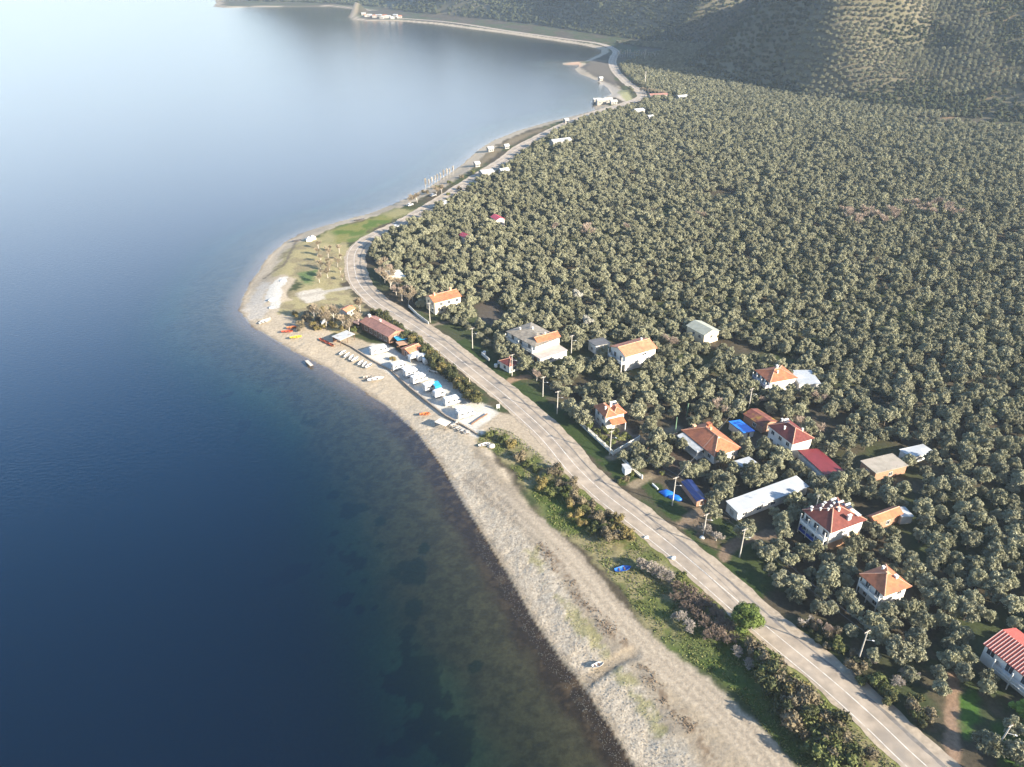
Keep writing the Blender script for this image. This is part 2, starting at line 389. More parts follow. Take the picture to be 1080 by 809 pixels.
# campsite lot
lot = zone([(393,362),(408,362),(425,374),(450,384),(480,402),(508,424),(527,436),(512,448),(505,462),(480,452),(455,430),(432,408),(408,392),(388,378),(380,370)], 1.2, rag=1.2)
lay((0.50, 0.475, 0.425), lot)
lay((0.40, 0.375, 0.325), lot * smooth(0.5, 0.62, n1) * 0.5)
# junction at the lot's end
lay((0.33, 0.275, 0.205), zone([(505,452),(527,435),(548,440),(570,462),(600,498),(590,500),(560,474),(530,456)], 1.5, rag=1.0))
# the point: dry grass, green patch, white rubble, tracks
py_ = zone([(300,262),(325,250),(360,250),(372,262),(366,280),(362,300),(372,312),(385,325),(380,350),(360,356),(335,345),(310,335),(290,330),(300,318),(318,300),(300,290),(285,292)], 3, rag=4)
lay((0.27, 0.235, 0.125), py_)
lay((0.17, 0.14, 0.09), py_ * smooth(0.48, 0.62, n1) * 0.65)
ga = zone([(333,252),(352,240),(380,233),(420,219),(436,222),(415,232),(392,242),(372,254),(352,257)], 4, rag=5)
lay((0.155, 0.155, 0.05), ga); lay((0.075, 0.115, 0.025), ga * smooth(0.48, 0.62, n1)); lay((0.25, 0.22, 0.12), ga * smooth(0.5, 0.64, n3) * .8)
lay((0.07, 0.13, 0.04), zone([(318,288),(332,285),(331,301),(318,299)], 6, rag=5) * .8)
lay((0.45, 0.43, 0.39), zone([(284,302),(294,292),(304,291),(304,296),(297,303),(297,314),(294,325),(286,326),(284,318),(275,319),(281,308)], 0.8, rag=1.4))
lay((0.42, 0.38, 0.32), zone([(316,307),(333,303),(345,307),(342,315),(326,319),(316,314)], 2))
lay((0.40, 0.37, 0.33), zone([(257,323),(266,305),(277,296),(286,296),(279,310),(283,325),(276,333),(262,333)], 3, rag=3) * 0.8)
lay((0.34, 0.31, 0.26), track([(371,303),(352,306),(330,310),(318,312)], 3.0))
lay((0.12, 0.10, 0.075), track([(312,254),(306,266),(300,278),(291,283),(278,291)], 1.3, rag=1.0) * 0.85)
lay((0.30, 0.26, 0.21), zone([(455,196),(484,180),(505,168),(520,165),(500,176),(470,197),(452,205)], 3) * 0.6)
lay((0.16, 0.13, 0.085), zone([(506,166),(540,145),(580,133),(560,142),(530,158),(497,182)], 4))
# spit and far flats
lay((0.38, 0.33, 0.27), zone([(612,78),(640,86),(662,100),(660,108),(644,100),(634,91),(620,84)], 4))
lay((0.26, 0.25, 0.13), zone([(652,95),(662,95),(668,105),(662,108),(655,101)], 5))
lay((0.11, 0.095, 0.075), zone([(612,70),(628,62),(640,64),(648,82),(652,92),(640,86),(622,77)], 5))
lay((0.42, 0.28, 0.19), zone([(592,66),(612,64.5),(614,69),(592,69)], 5) * 0.9)
# verges, drives and yards
vg = track([(600,430),(630,462),(672,500),(715,540),(760,590),(800,622)], 5.5, rag=2.0)
vg2 = track([(488,362),(515,383),(545,405),(585,437),(632,478),(660,505)], 6, rag=2.0)
lay((0.032, 0.050, 0.015), np.maximum(vg, vg2))
lay((0.040, 0.062, 0.018), zone([(750,545),(790,550),(820,580),(835,630),(810,620),(770,590)], 3) * 0.8)
lay((0.05, 0.105, 0.02), zone([(1012,735),(1028,728),(1034,760),(1020,780)], 2))
lay((0.05, 0.09, 0.02), zone([(1050,765),(1085,760),(1090,815),(1050,815)], 2))
for p, w_, c in [([(644,483),(662,470),(690,458),(715,452)], 3.2, (0.20,0.165,0.115)), ([(668,512),(690,500),(712,492),(735,495)], 3.2, (0.21,0.17,0.115)), ([(720,553),(738,540),(752,533),(768,530)], 3.5, (0.19,0.14,0.095)),
                 ([(762,588),(775,573),(795,566),(830,560)], 3.0, (0.18,0.13,0.09)), ([(1006,800),(1004,770),(1004,740),(1006,715)], 2.8, (0.23,0.155,0.105)), ([(800,420),(780,424),(770,426)], 3.0, (0.26,0.21,0.16)),
                 ([(534,404),(545,399),(556,398)], 3.0, (0.25,0.17,0.11)), ([(452,344),(470,340),(490,335)], 2.2, (0.20,0.165,0.115))]:
    lay(c, track(p, w_))
for p, c in [([(500,322),(520,316),(540,336),(525,346),(505,338)], (0.085,0.068,0.055)), ([(690,480),(715,470),(745,492),(725,505),(690,500)], (0.075,0.055,0.042)), ([(775,452),(800,450),(815,475),(790,478)], (0.10,0.075,0.055)),
             ([(612,447),(640,437),(672,460),(646,476)], (0.17,0.15,0.13)), ([(735,545),(760,580),(740,570),(722,553)], (0.15,0.11,0.075))]:
    lay(c, zone(p, 2) * 0.9)
# river of pale verge along the road comes with its own sheet; bed of the lake:
sea = SD < 0
dep = np.clip(-SD, 0, 400)
bed = np.zeros(X.shape + (3,)); bed[:] = (0.080, 0.063, 0.034)
def blay(c, w):
    global bed
    w = np.clip(w, 0, 1)[..., None]; bed = bed * (1 - w) + np.array(c) * w
blay((0.045, 0.036, 0.020), smooth(0.42, 0.62, n2) * 0.75)
blay((0.060, 0.115, 0.075), smooth(20, 42, dep + (n3 - .5) * 22))
edge = smooth(8.0, 4.5, dep + (n1 - .5) * 6) * smooth(330, 225, Y + X * 0.2) + 0.0
blay((0.030, 0.018, 0.010), edge * 0.92)
blay((0.10, 0.065, 0.035), smooth(0.52, 0.66, n2) * edge * 0.55)
blay((0.20, 0.15, 0.115), smooth(10, 2, dep) * smooth(215, 240, Y) * 0.6)
wd = np.zeros(X.shape)
for u, v, r in [(372,540,4),(382,538,3.5),(400,552,2.5),(372,585,5),(380,590,4),(352,560,2),(417,608,4),(425,600,3),(432,608,4.5),(440,604,4),(442,611,3),(448,582,2.5),(437,645,3.4),(430,668,2.5),(440,685,2),(429,700,6),(437,708,6),(420,715,4),(446,722,5),(455,738,4),(452,760,6),(465,790,5),(478,770,4),(487,775,5),(490,790,4),(380,640,2.5),(365,625,3),(385,612,2.5),(402,576,2),(395,640,2.5),(470,745,3),(366,505,2),(352,520,2),(500,706,2.5)]:
    cx, cy_ = G(u, v, -2); wd = np.maximum(wd, smooth(1.08, 0.90, np.hypot(X - cx, (Y - cy_) * 0.8) / (r * .62) + (n1 - .5) * 2.4 + (n2 - .5) * 1.1))
wd = np.maximum(wd, smooth(0.74, 0.79, fbm(X, Y * 0.7, 7, 4, 91)) * smooth(10, 18, dep) * smooth(75, 50, dep) * (Y < 240) * 0.8)
blay((0.022, 0.028, 0.016), wd * 0.85)
col = np.where((SD + wob * 0.0 < 0)[..., None], bed, col)
vcol = np.concatenate([col, np.ones(X.shape + (1,))], -1)
# heights: pebbles and turf give the ground its grain
trk_ = np.clip(tr - 0.0, 0, 1); Z += np.where(near, bs * (1 - trk_) * (n2 - .5) * 0.22 + peb * (n4 - .5) * 0.24 + peb * (n2 - .5) * .1 + gz * (n2 - .5) * 0.35, 0)
Z -= gu * 0.28 + ge * 0.08
# level the ground under the road
rw = smooth(9.0, 5.6, dist_line(offset_line(road, 4.0)[::3], X, Y)) * (Y < 2100)
Z = np.where(rw > 0, Z * (1 - rw) + 1.98 * rw, Z)

nx, ny = len(gx), len(gy)
idx = np.arange(nx * ny).reshape(ny, nx)
faces = np.stack([idx[:-1, :-1], idx[:-1, 1:], idx[1:, 1:], idx[1:, :-1]], -1).reshape(-1, 4)
V = np.stack([X, Y, Z], -1).reshape(-1, 3)
m, N, L, b = base_mat('earth')
at = N.new('ShaderNodeAttribute'); at.attribute_name = 'soil'; ap = N.new('ShaderNodeAttribute'); ap.attribute_name = 'pebble'
tc = N.new('ShaderNodeTexCoord')
nz = N.new('ShaderNodeTexNoise'); nz.inputs['Scale'].default_value = 1.1; nz.inputs['Detail'].default_value = 9; nz.inputs['Roughness'].default_value = 0.7; L.new(tc.outputs['Object'], nz.inputs['Vector'])
mp = N.new('ShaderNodeMapRange'); mp.inputs['From Min'].default_value = 0.28; mp.inputs['From Max'].default_value = 0.72; mp.inputs['To Min'].default_value = 0.68; mp.inputs['To Max'].default_value = 1.32; L.new(nz.outputs['Fac'], mp.inputs['Value'])
vo = N.new('ShaderNodeTexVoronoi'); vo.inputs['Scale'].default_value = 2.6; L.new(tc.outputs['Object'], vo.inputs['Vector'])
vm = N.new('ShaderNodeMapRange'); vm.inputs['To Min'].default_value = 0.74; vm.inputs['To Max'].default_value = 1.28; L.new(vo.outputs['Color'], vm.inputs['Value'])
mxf = N.new('ShaderNodeMix'); mxf.data_type = 'FLOAT'; mxf.inputs['A'].default_value = 1.0; L.new(ap.outputs['Fac'], mxf.inputs['Factor']); L.new(vm.outputs[0], mxf.inputs['B'])
mu = N.new('ShaderNodeMath'); mu.operation = 'MULTIPLY'; L.new(mp.outputs[0], mu.inputs[0]); L.new(mxf.outputs['Result'], mu.inputs[1])
sc = N.new('ShaderNodeVectorMath'); sc.operation = 'SCALE'; L.new(at.outputs['Color'], sc.inputs[0]); L.new(mu.outputs[0], sc.inputs['Scale']); L.new(sc.outputs[0], b.inputs['Base Color'])
b.inputs['Roughness'].default_value = 0.95; b.inputs['Specular IOR Level'].default_value = 0.1
bp = N.new('ShaderNodeBump'); bp.inputs['Strength'].default_value = 0.6; bp.inputs['Distance'].default_value = 0.25
L.new(nz.outputs['Fac'], bp.inputs['Height']); L.new(bp.outputs[0], b.inputs['Normal'])
g = np_mesh('ground', V, faces, m, None, {'soil': ('POINT', 'FLOAT_COLOR', vcol.reshape(-1, 4)), 'pebble': ('POINT', 'FLOAT', peb.ravel())}, True)
tag(g, kind='structure')

# ---------------------------------------------------------------- the lake
wx = np.concatenate([grow(-160, -4, -6300, 1.06, 40)[::-1], np.arange(-160, 60, 3.0), grow(60, 4, 900, 1.06, 40)])
wy = np.concatenate([np.arange(-380, 60, 20.0), np.arange(60, 340, 3.0), grow(340, 4, 6300, 1.04, 40)])
WX, WY = np.meshgrid(wx, wy)
wsd = np.clip(-sdist(land, WX, WY), -20, 800)
wdep = np.where(wsd > 0, 0.10 + 0.055 * np.clip(wsd, 0, 28) + 0.16 * np.clip(wsd - 28, 0, 60), 0)
i2 = np.arange(WX.size).reshape(WX.shape)
wf = np.stack([i2[:-1, :-1], i2[:-1, 1:], i2[1:, 1:], i2[1:, :-1]], -1).reshape(-1, 4)
m, N, L, b = base_mat('lake_water'); N.remove(b)
out = N['Material Output']
da = N.new('ShaderNodeAttribute'); da.attribute_name = 'depth'
def expo(k):
    a = N.new('ShaderNodeMath'); a.operation = 'MULTIPLY'; a.inputs[1].default_value = -k; L.new(da.outputs['Fac'], a.inputs[0])
    e = N.new('ShaderNodeMath'); e.operation = 'EXPONENT'; L.new(a.outputs[0], e.inputs[0]); return e.outputs[0]
cc = N.new('ShaderNodeCombineColor')
for i, k in enumerate((0.42, 0.27, 0.40)): L.new(expo(k), cc.inputs[i])
tr_ = N.new('ShaderNodeBsdfTransparent'); L.new(cc.outputs[0], tr_.inputs[0])
df = N.new('ShaderNodeBsdfDiffuse'); df.inputs[0].default_value = (0.0003, 0.0058, 0.0175, 1)
mx = N.new('ShaderNodeMixShader'); inv = N.new('ShaderNodeMath'); inv.operation = 'SUBTRACT'; inv.inputs[0].default_value = 1; L.new(expo(0.22), inv.inputs[1]); L.new(inv.outputs[0], mx.inputs[0])
L.new(tr_.outputs[0], mx.inputs[1]); L.new(df.outputs[0], mx.inputs[2])
gl = N.new('ShaderNodeBsdfGlossy'); gl.inputs['Roughness'].default_value = 0.06; gl.inputs['Color'].default_value = (1, 1, 1, 1)
tc = N.new('ShaderNodeTexCoord')
mpg = N.new('ShaderNodeMapping'); mpg.inputs['Rotation'].default_value = (0, 0, 0.5); mpg.inputs['Scale'].default_value = (1, 1.7, 1); L.new(tc.outputs['Object'], mpg.inputs['Vector'])
w1 = N.new('ShaderNodeTexNoise'); w1.inputs['Scale'].default_value = 0.55; w1.inputs['Detail'].default_value = 5; w1.inputs['Roughness'].default_value = 0.6; L.new(mpg.outputs[0], w1.inputs['Vector'])
wb = N.new('ShaderNodeBump'); wb.inputs['Strength'].default_value = 0.3; wb.inputs['Distance'].default_value = 0.35; L.new(w1.outputs['Fac'], wb.inputs['Height'])
ge_ = N.new('ShaderNodeNewGeometry'); dt = N.new('ShaderNodeVectorMath'); dt.operation = 'DOT_PRODUCT'; L.new(ge_.outputs['Incoming'], dt.inputs[0]); L.new(wb.outputs[0], dt.inputs[1])
def mth(op, a, b_=None):
    k = N.new('ShaderNodeMath'); k.operation = op
    for i_, s_ in enumerate((a, b_)):
        if s_ is None: continue
        if isinstance(s_, (int, float)): k.inputs[i_].default_value = s_
        else: L.new(s_, k.inputs[i_])
    return k.outputs[0]
fr_ = mth('MULTIPLY_ADD', mth('POWER', mth('SUBTRACT', 1.0, mth('MINIMUM', mth('ABSOLUTE', dt.outputs['Value']), 1.0)), 5.0), 0.98); fr_.node.inputs[2].default_value = 0.02
L.new(wb.outputs[0], gl.inputs['Normal'])
m2 = N.new('ShaderNodeMixShader'); L.new(fr_, m2.inputs[0]); L.new(mx.outputs[0], m2.inputs[1]); L.new(gl.outputs[0], m2.inputs[2]); L.new(m2.outputs[0], out.inputs['Surface'])
w = np_mesh('lake_water', np.stack([WX, WY, np.zeros_like(WX)], -1).reshape(-1, 3), wf, m, None, {'depth': ('POINT', 'FLOAT', wdep.ravel())}, True)
tag(w, kind='structure')

# ---------------------------------------------------------------- road
def ribbon(name, a, b_, z, m, jag=(0, 0), seed=1, kind='structure', nseg=1):
    k = np.arange(len(road)) * 1.0
    s_ = np.concatenate([[0], np.cumsum(np.linalg.norm(np.diff(road, axis=0), axis=1))])
    na = (fbm(s_, s_ * 0 + seed, 4, 3, seed) - .5) * jag[0] * 2; nb = (fbm(s_, s_ * 0 + seed, 4, 3, seed + 9) - .5) * jag[1] * 2
    A = offset_line(road, -(a + na)); B = offset_line(road, -(b_ + nb))
    n = len(road); V = np.concatenate([np.c_[A, np.full(n, z)], np.c_[B, np.full(n, z)]]); i = np.arange(n - 1)
    o = np_mesh(name, V, np.stack([i, n + i, n + i + 1, i + 1], -1), m)
    bm = bmesh.new(); bm.from_mesh(o.data)
    for f in bm.faces:
        f.normal_update()
        if f.normal.z < 0: f.normal_flip()
    bm.to_mesh(o.data); bm.free()
    return tag(o, kind=kind) if kind else o
# sign: travelling away from the viewer the lake is on the left; offsets to the right are negative of the left normal
road = catmull([tuple(p) for p in road[::8]], 24)
asph = mat('asphalt', (0.315, 0.262, 0.205), 0.9, 0.25, 0.35, stain=((0.235, 0.205, 0.172), 0.12), bump=0.2, bscale=6)
grav = mat('gravel_shoulder', (0.33, 0.272, 0.205), 0.95, 0.25, 0.8, stain=((0.30, 0.25, 0.20), 0.3), bump=0.4, bscale=5)
paint = mat('road_paint', (0.60, 0.565, 0.51), 0.7, 0.25, 1.0, stain=((0.33, 0.29, 0.24), 0.7))
SG = -1.0
ribbon('road_shoulder', SG * -1.2, SG * 9.2, 2.030, grav, (0.9, 0.7), 3)
ribbon('road', SG * -0.35, SG * 7.0, 2.040, asph, (0.15, 0.35), 5)
ribbon('road_edge_line', SG * 0.0, SG * 0.17, 2.046, paint, (0.02, 0.02), 7)
ribbon('road_centre_line', SG * 3.35, SG * 3.53, 2.046, paint, (0.03, 0.03), 11)
ribbon('road_patch', SG * 6.1, SG * 6.7, 2.045, mat('dark_asphalt', (0.16, 0.145, 0.13), 0.9, 0.25, 1.2), (0.5, 0.5), 13)

# ---------------------------------------------------------------- buildings
white = mat('white_render', (0.72, 0.70, 0.66), 0.85, 0.08, 0.7, stain=((0.60, 0.56, 0.50), 0.35))
grey_render = mat('grey_render', (0.55, 0.54, 0.52), 0.85, 0.12, 0.8)
cream = mat('cream_render', (0.72, 0.62, 0.45), 0.85, 0.10, 0.8)
peach = mat('peach_render', (0.70, 0.42, 0.25), 0.85, 0.12, 0.8)
brick = mat('bare_brick', (0.36, 0.20, 0.13), 0.9, 0.25, 2.5)
orange_tile = tile_mat('orange_tile', (0.44, 0.155, 0.075), (0.30, 0.11, 0.065))
pink_tile = tile_mat('salmon_tile', (0.56, 0.22, 0.12), (0.40, 0.16, 0.09))
dark_tile = tile_mat('dark_red_tile', (0.165, 0.042, 0.036), (0.13, 0.042, 0.036))
brown_tile = tile_mat('faded_brown_tile', (0.30, 0.155, 0.125), (0.22, 0.12, 0.10))
ridge_m = mat('ridge_mortar', (0.58, 0.32, 0.22), 0.8, 0.2, 2)
red_sheet = mat('red_sheet_metal', (0.15, 0.020, 0.022), 0.6, 0.12, 0.6)
ribbed_red = mat('ribbed_red_sheet', (0.36, 0.085, 0.065), 0.5, 0.12, 0.8)
rib_pale = mat('rib_pale', (0.78, 0.55, 0.48), 0.5, 0.1, 1)
white_sheet = mat('white_sheet_metal', (0.37, 0.385, 0.40), 0.6, 0.07, 0.5, stain=((0.58, 0.58, 0.57), 0.3))
grey_sheet = mat('grey_sheet_metal', (0.42, 0.43, 0.43), 0.6, 0.15, 0.6, stain=((0.30, 0.27, 0.24), 0.4))
moss_tile = mat('mossy_rusty_tile', (0.17, 0.062, 0.045), 0.9, 0.4, 0.9, stain=((0.33, 0.20, 0.04), 0.35))
concrete = mat('bare_concrete', (0.34, 0.30, 0.245), 0.9, 0.18, 0.5, stain=((0.35, 0.30, 0.25), 0.25))
slate = mat('dark_slate_sheet', (0.10, 0.10, 0.105), 0.8, 0.2, 0.8)
grey_tile = mat('grey_brown_tile', (0.24, 0.21, 0.17), 0.9, 0.3, 0.8, stain=((0.16, 0.14, 0.12), 0.5))
dark_glass = mat('window_glass', (0.03, 0.035, 0.045), 0.12, 0.2, 1, spec=0.6)
frame_m = mat('window_frame', (0.70, 0.69, 0.66), 0.6, 0.05, 1)
dark_wood = mat('dark_wood', (0.14, 0.08, 0.05), 0.8, 0.2, 2)
blue_paint = mat('blue_railing', (0.03, 0.08, 0.42), 0.5, 0.1, 1)
white_metal = mat('white_metal', (0.75, 0.75, 0.73), 0.5, 0.06, 1)
blue_tarp = mat('blue_tarpaulin', (0.015, 0.16, 0.62), 0.45, 0.15, 0.8, bump=0.5, bscale=2)
cyan_tarp = mat('light_blue_tarpaulin', (0.03, 0.33, 0.62), 0.5, 0.12, 0.8)
navy_tarp = mat('navy_tarpaulin', (0.012, 0.025, 0.11), 0.5, 0.15, 0.8)
black_rubber = mat('black_rubber', (0.02, 0.02, 0.022), 0.8, 0.1, 2)
panel_dark = mat('solar_panel', (0.025, 0.03, 0.06), 0.15, 0.1, 2, spec=0.6)
FOOT = []          # footprints (world polygons) that keep the trees off

def frame_of(Lp, Bp, Rp, ze):
    """local frame of a building from three of its eave corners: x runs B>R, y runs B>L"""
    L_, B_, R_ = (np.array(G(*p, ze)) for p in (Lp, Bp, Rp))
    a = R_ - B_; c = L_ - B_; w = np.linalg.norm(a); d = np.linalg.norm(c)
    ang = math.atan2(a[1], a[0]); ang2 = math.atan2(c[1], c[0]) - math.pi / 2
    dd = (ang2 - ang + math.pi) % (2 * math.pi) - math.pi
    ang += dd * (d / (w + d))
    return B_, ang, w, d
def wall_box(root, w, d, z0, z1, m, x0=0, y0=0):
    mb = MB(); mb.box((x0 + w / 2, y0 + d / 2, (z0 + z1) / 2), (w, d, z1 - z0)); return mb.build('wall', m, root)
def roof_mesh(kind, w, d, ze, rh, ov=0.5, axis=None, x0=0, y0=0, th=0.14):
    """closed roof: list of sloping slabs; returns (mesh builder, ridge-line segments)"""
    a0, a1, b0, b1 = x0 - ov, x0 + w + ov, y0 - ov, y0 + d + ov
    lx = (a1 - a0) >= (b1 - b0) if axis is None else axis == 'x'
    k = MB(); e = ze; t = ze + rh; cy_ = (b0 + b1) / 2; cx_ = (a0 + a1) / 2; seg = []
    P = dict(A=(a0, b0, e), B=(a1, b0, e), C=(a1, b1, e), D=(a0, b1, e))
    if kind == 'flat':
        k.slab([(a0, b0, e + th), (a1, b0, e + th), (a1, b1, e + th), (a0, b1, e + th)], 0, th + .04); return k, seg
    if kind == 'shed':                         # falls towards -y
        k.slab([(a0, b0, e), (a1, b0, e), (a1, b1, t), (a0, b1, t)], 0, th); return k, seg
    if kind == 'shedx':                        # falls towards +x
        k.slab([(a0, b0, t), (a1, b0, e), (a1, b1, e), (a0, b1, t)], 0, th); return k, seg
    if kind == 'gable':
        if lx: r0, r1 = (a0, cy_, t), (a1, cy_, t)
        else: r0, r1 = (cx_, b0, t), (cx_, b1, t)
    else:
        ins = min(a1 - a0, b1 - b0) / 2
        if lx: r0, r1 = (a0 + ins, cy_, t), (a1 - ins, cy_, t)
        else: r0, r1 = (cx_, b0 + ins, t), (cx_, b1 - ins, t)
    vs = [P['A'], P['B'], P['C'], P['D'], r0, r1]
    vs += [(p[0], p[1], p[2] - th) for p in vs]
    if lx: top = [(0, 1, 5, 4), (2, 3, 4, 5), (1, 2, 5), (3, 0, 4)]
    else: top = [(1, 2, 5, 4), (3, 0, 4, 5), (0, 1, 4), (2, 3, 5)]
    if kind == 'gable': top = top[:2]
    fs = list(top) + [tuple(i + 6 for i in f)[::-1] for f in top]
    if kind == 'gable':
        rim = [0, 1, 5, 2, 3, 4] if lx else [0, 4, 1, 2, 5, 3]
    else: rim = [0, 1, 2, 3]
    fs += [(rim[i], rim[(i + 1) % len(rim)], rim[(i + 1) % len(rim)] + 6, rim[i] + 6) for i in range(len(rim))]
    k.add(vs, fs)
    seg.append((r0, r1))
    if kind == 'hip':
        seg += [(P['A'], r0), (P['D'], r0), (P['B'], r1), (P['C'], r1)] if lx else [(P['A'], r0), (P['B'], r0), (P['D'], r1), (P['C'], r1)]
    return k, seg
def gable_wall(root, w, d, ze, rh, m, axis, x0=0, y0=0):
    for k in range(2):
        mb = MB()
        if axis == 'x':
            x = (x0 + 0.003, x0 + w - 0.15)[k]; mb.prism([(y0, ze - .01), (y0 + d, ze - .01), (y0 + d / 2, ze + rh - 0.15)], 'x', x, x + 0.147)
        else:
            y = (y0 + 0.003, y0 + d - 0.15)[k]; mb.prism([(x0, ze - .01), (x0 + w, ze - .01), (x0 + w / 2, ze + rh - 0.15)], 'y', y, y + 0.147)
        mb.build('gable', m, root)
def put_roof(root, kind, w, d, ze, rh, m, ov=0.5, axis=None, x0=0, y0=0, ridge=True, gm=None):
    k, seg = roof_mesh(kind, w, d, ze, rh, ov, axis, x0, y0)
    r = k.build('roof', m, root)
    if kind == 'gable': gable_wall(root, w, d, ze, rh, gm or white, axis or ('x' if w >= d else 'y'), x0, y0)
    if ridge and seg:
        q = MB()
        for a, b_ in seg: q.tube((a[0], a[1], a[2] + 0.02), (b_[0], b_[1], b_[2] + 0.02), 0.13, n=5)
        q.build('ridge_cap', ridge_m, r)
    return r
def opening(root, face, s, z, w, d, ww=1.2, hh=1.25, name='window', fm=None, pm=None, x0=0, y0=0, cross=True):
    """a framed opening on one wall: face 'f' (y=0), 'l' (x=0), 'b' (y=d), 'r' (x=w); s along the wall"""
    fm = fm or frame_m; pm = pm or dark_glass
    def bx(mb, u, zz, su, sz, dep, off):
        if face == 'f': mb.box((x0 + u, y0 - off, zz), (su, dep, sz))
        elif face == 'b': mb.box((x0 + u, y0 + d + off, zz), (su, dep, sz))
        elif face == 'l': mb.box((x0 - off, y0 + u, zz), (dep, su, sz))
        else: mb.box((x0 + w + off, y0 + u, zz), (dep, su, sz))
    f = MB(); t = 0.09
    bx(f, s - ww / 2 - t / 2, z, t, hh + 2 * t, 0.12, 0.02); bx(f, s + ww / 2 + t / 2, z, t, hh + 2 * t, 0.12, 0.02)
    bx(f, s, z + hh / 2 + t / 2, ww, t, 0.12, 0.02); bx(f, s, z - hh / 2 - t / 2, ww, t, 0.16, 0.03)
    if cross: bx(f, s, z, 0.06, hh, 0.08, 0.02)
    o = f.build(name, fm, root)
    p = MB(); bx(p, s, z, ww, hh, 0.04, 0.012); p.build('pane', pm, o)
    return o
def chimney(roof, x, y, z, h=1.2, s=0.55, m=None):
    q = MB(); q.box((x, y, z + h / 2 - 0.5), (s, s, h + 1.0)); q.box((x, y, z + h + 0.05), (s + .16, s + .16, 0.1)); return q.build('chimney', m or white, roof)
def solar_heater(root, x, y, z, rz=0.0):
    q = MB(); q.box((x, y, z + 0.5), (1.7, 1.0, 0.06)); o = q.build('solar_heater', panel_dark, root)
    t = MB(); t.tube((x - .85, y + .62, z + 0.95), (x + .85, y + .62, z + 0.95), 0.28, n=10); t.box((x - .7, y + .5, z + .35), (.06, .06, .8)); t.box((x + .7, y + .5, z + .35), (.06, .06, .8))
    t.build('water_tank', white_metal, o); return o
def balcony(root, face, s0, s1, z, dep, w, d, rail_m, m=None, x0=0, y0=0):
    q = MB(); m = m or white; c = (s0 + s1) / 2; n = s1 - s0; sg = -1
    if face == 'l':
        q.box((x0 - dep / 2, y0 + c, z - 0.1), (dep, n, 0.2)); o = q.build('balcony', m, root); r = MB()
        r.box((x0 - dep + .05, y0 + c, z + .95), (.07, n, .07)); r.box((x0 - dep + .05, y0 + c, z + .45), (.04, n, .75))
        r.box((x0 - dep / 2, y0 + s0 + .04, z + .5), (dep - .1, .04, .9)); r.box((x0 - dep / 2, y0 + s1 - .04, z + .5), (dep - .1, .04, .9))
    else:
        q.box((x0 + c, y0 - dep / 2, z - 0.1), (n, dep, 0.2)); o = q.build('balcony', m, root); r = MB()
        r.box((x0 + c, y0 - dep + .05, z + .95), (n, .07, .07)); r.box((x0 + c, y0 - dep + .05, z + .45), (n, .04, .75))
        r.box((x0 + s0 + .04, y0 - dep / 2, z + .5), (.04, dep - .1, .9)); r.box((x0 + s1 - .04, y0 - dep / 2, z + .5), (.04, dep - .1, .9))
    r.build('railing', rail_m, o); return o
def post(root, x, y, z0, z1, m=None, s=0.22):
    q = MB(); q.box((x, y, (z0 + z1) / 2), (s, s, z1 - z0)); return q.build('post', m or white, root)
def start(name, label, cat, Lp, Bp, Rp, ze, ov=0.5, base=2.0, group=None, pad=1.0):
    B_, ang, w, d = frame_of(Lp, Bp, Rp, base + ze)
    w -= 2 * ov; d -= 2 * ov
    ca, sa = math.cos(ang), math.sin(ang)
    o = (B_[0] + ov * ca - ov * sa, B_[1] + ov * sa + ov * ca)
    r = empty(name, (o[0], o[1], base), ang); tag(r, label, cat, group)
    P = [(-pad, -pad), (w + pad, -pad), (w + pad, d + pad), (-pad, d + pad)]
    FOOT.append(np.array([(o[0] + x * ca - y * sa, o[1] + x * sa + y * ca) for x, y in P]))
    return r, w, d
def to_world(r, x, y):
    a = r.rotation_euler.z; return (r.location.x + x * math.cos(a) - y * math.sin(a), r.location.y + x * math.sin(a) + y * math.cos(a))

# A: long orange hip-roofed bungalow with a veranda
r, w, d = start('bungalow', 'single-storey house with a large bright orange hip roof and a grey veranda slab', 'house', (716.3,454.1), (753.4,481.8), (784.1,473.9), 3.4, 0.7)
wall_box(r, w, d, 0, 3.4, white); rf = put_roof(r, 'hip', w, d, 3.4, 2.6, orange_tile, 0.7)
chimney(rf, w * .35, d * .95, 3.7, 1.2, .9, peach); chimney(rf, w * .78, d * .8, 4.3, 1.5, 1.3, orange_tile); chimney(rf, w * .6, d * .62, 5.3, .9, .6, peach); chimney(rf, w * .5, d * .28, 5.0, .8, .4)
for s in (.15, .35, .6, .85): opening(r, 'l', d * s, 1.7, w, d)
for s in (.2, .5, .8): opening(r, 'f', w * s, 1.7, w, d)
opening(r, 'r', d * .5, 1.7, w, d); opening(r, 'b', w * .5, 1.7, w, d)
q = MB(); q.box((-1.6, d * .62, .25), (3.2, d * .7, .5)); q.build('veranda', grey_render, r)
for s in (.3, .62, .95): post(r, -2.9, d * s, .5, 3.0)
q = MB(); q.slab([(-3.2, d * .27, 2.75), (-.75, d * .27, 3.15), (-.75, d * .97, 3.15), (-3.2, d * .97, 2.75)], 0, .1); q.build('veranda_roof', grey_sheet, r)

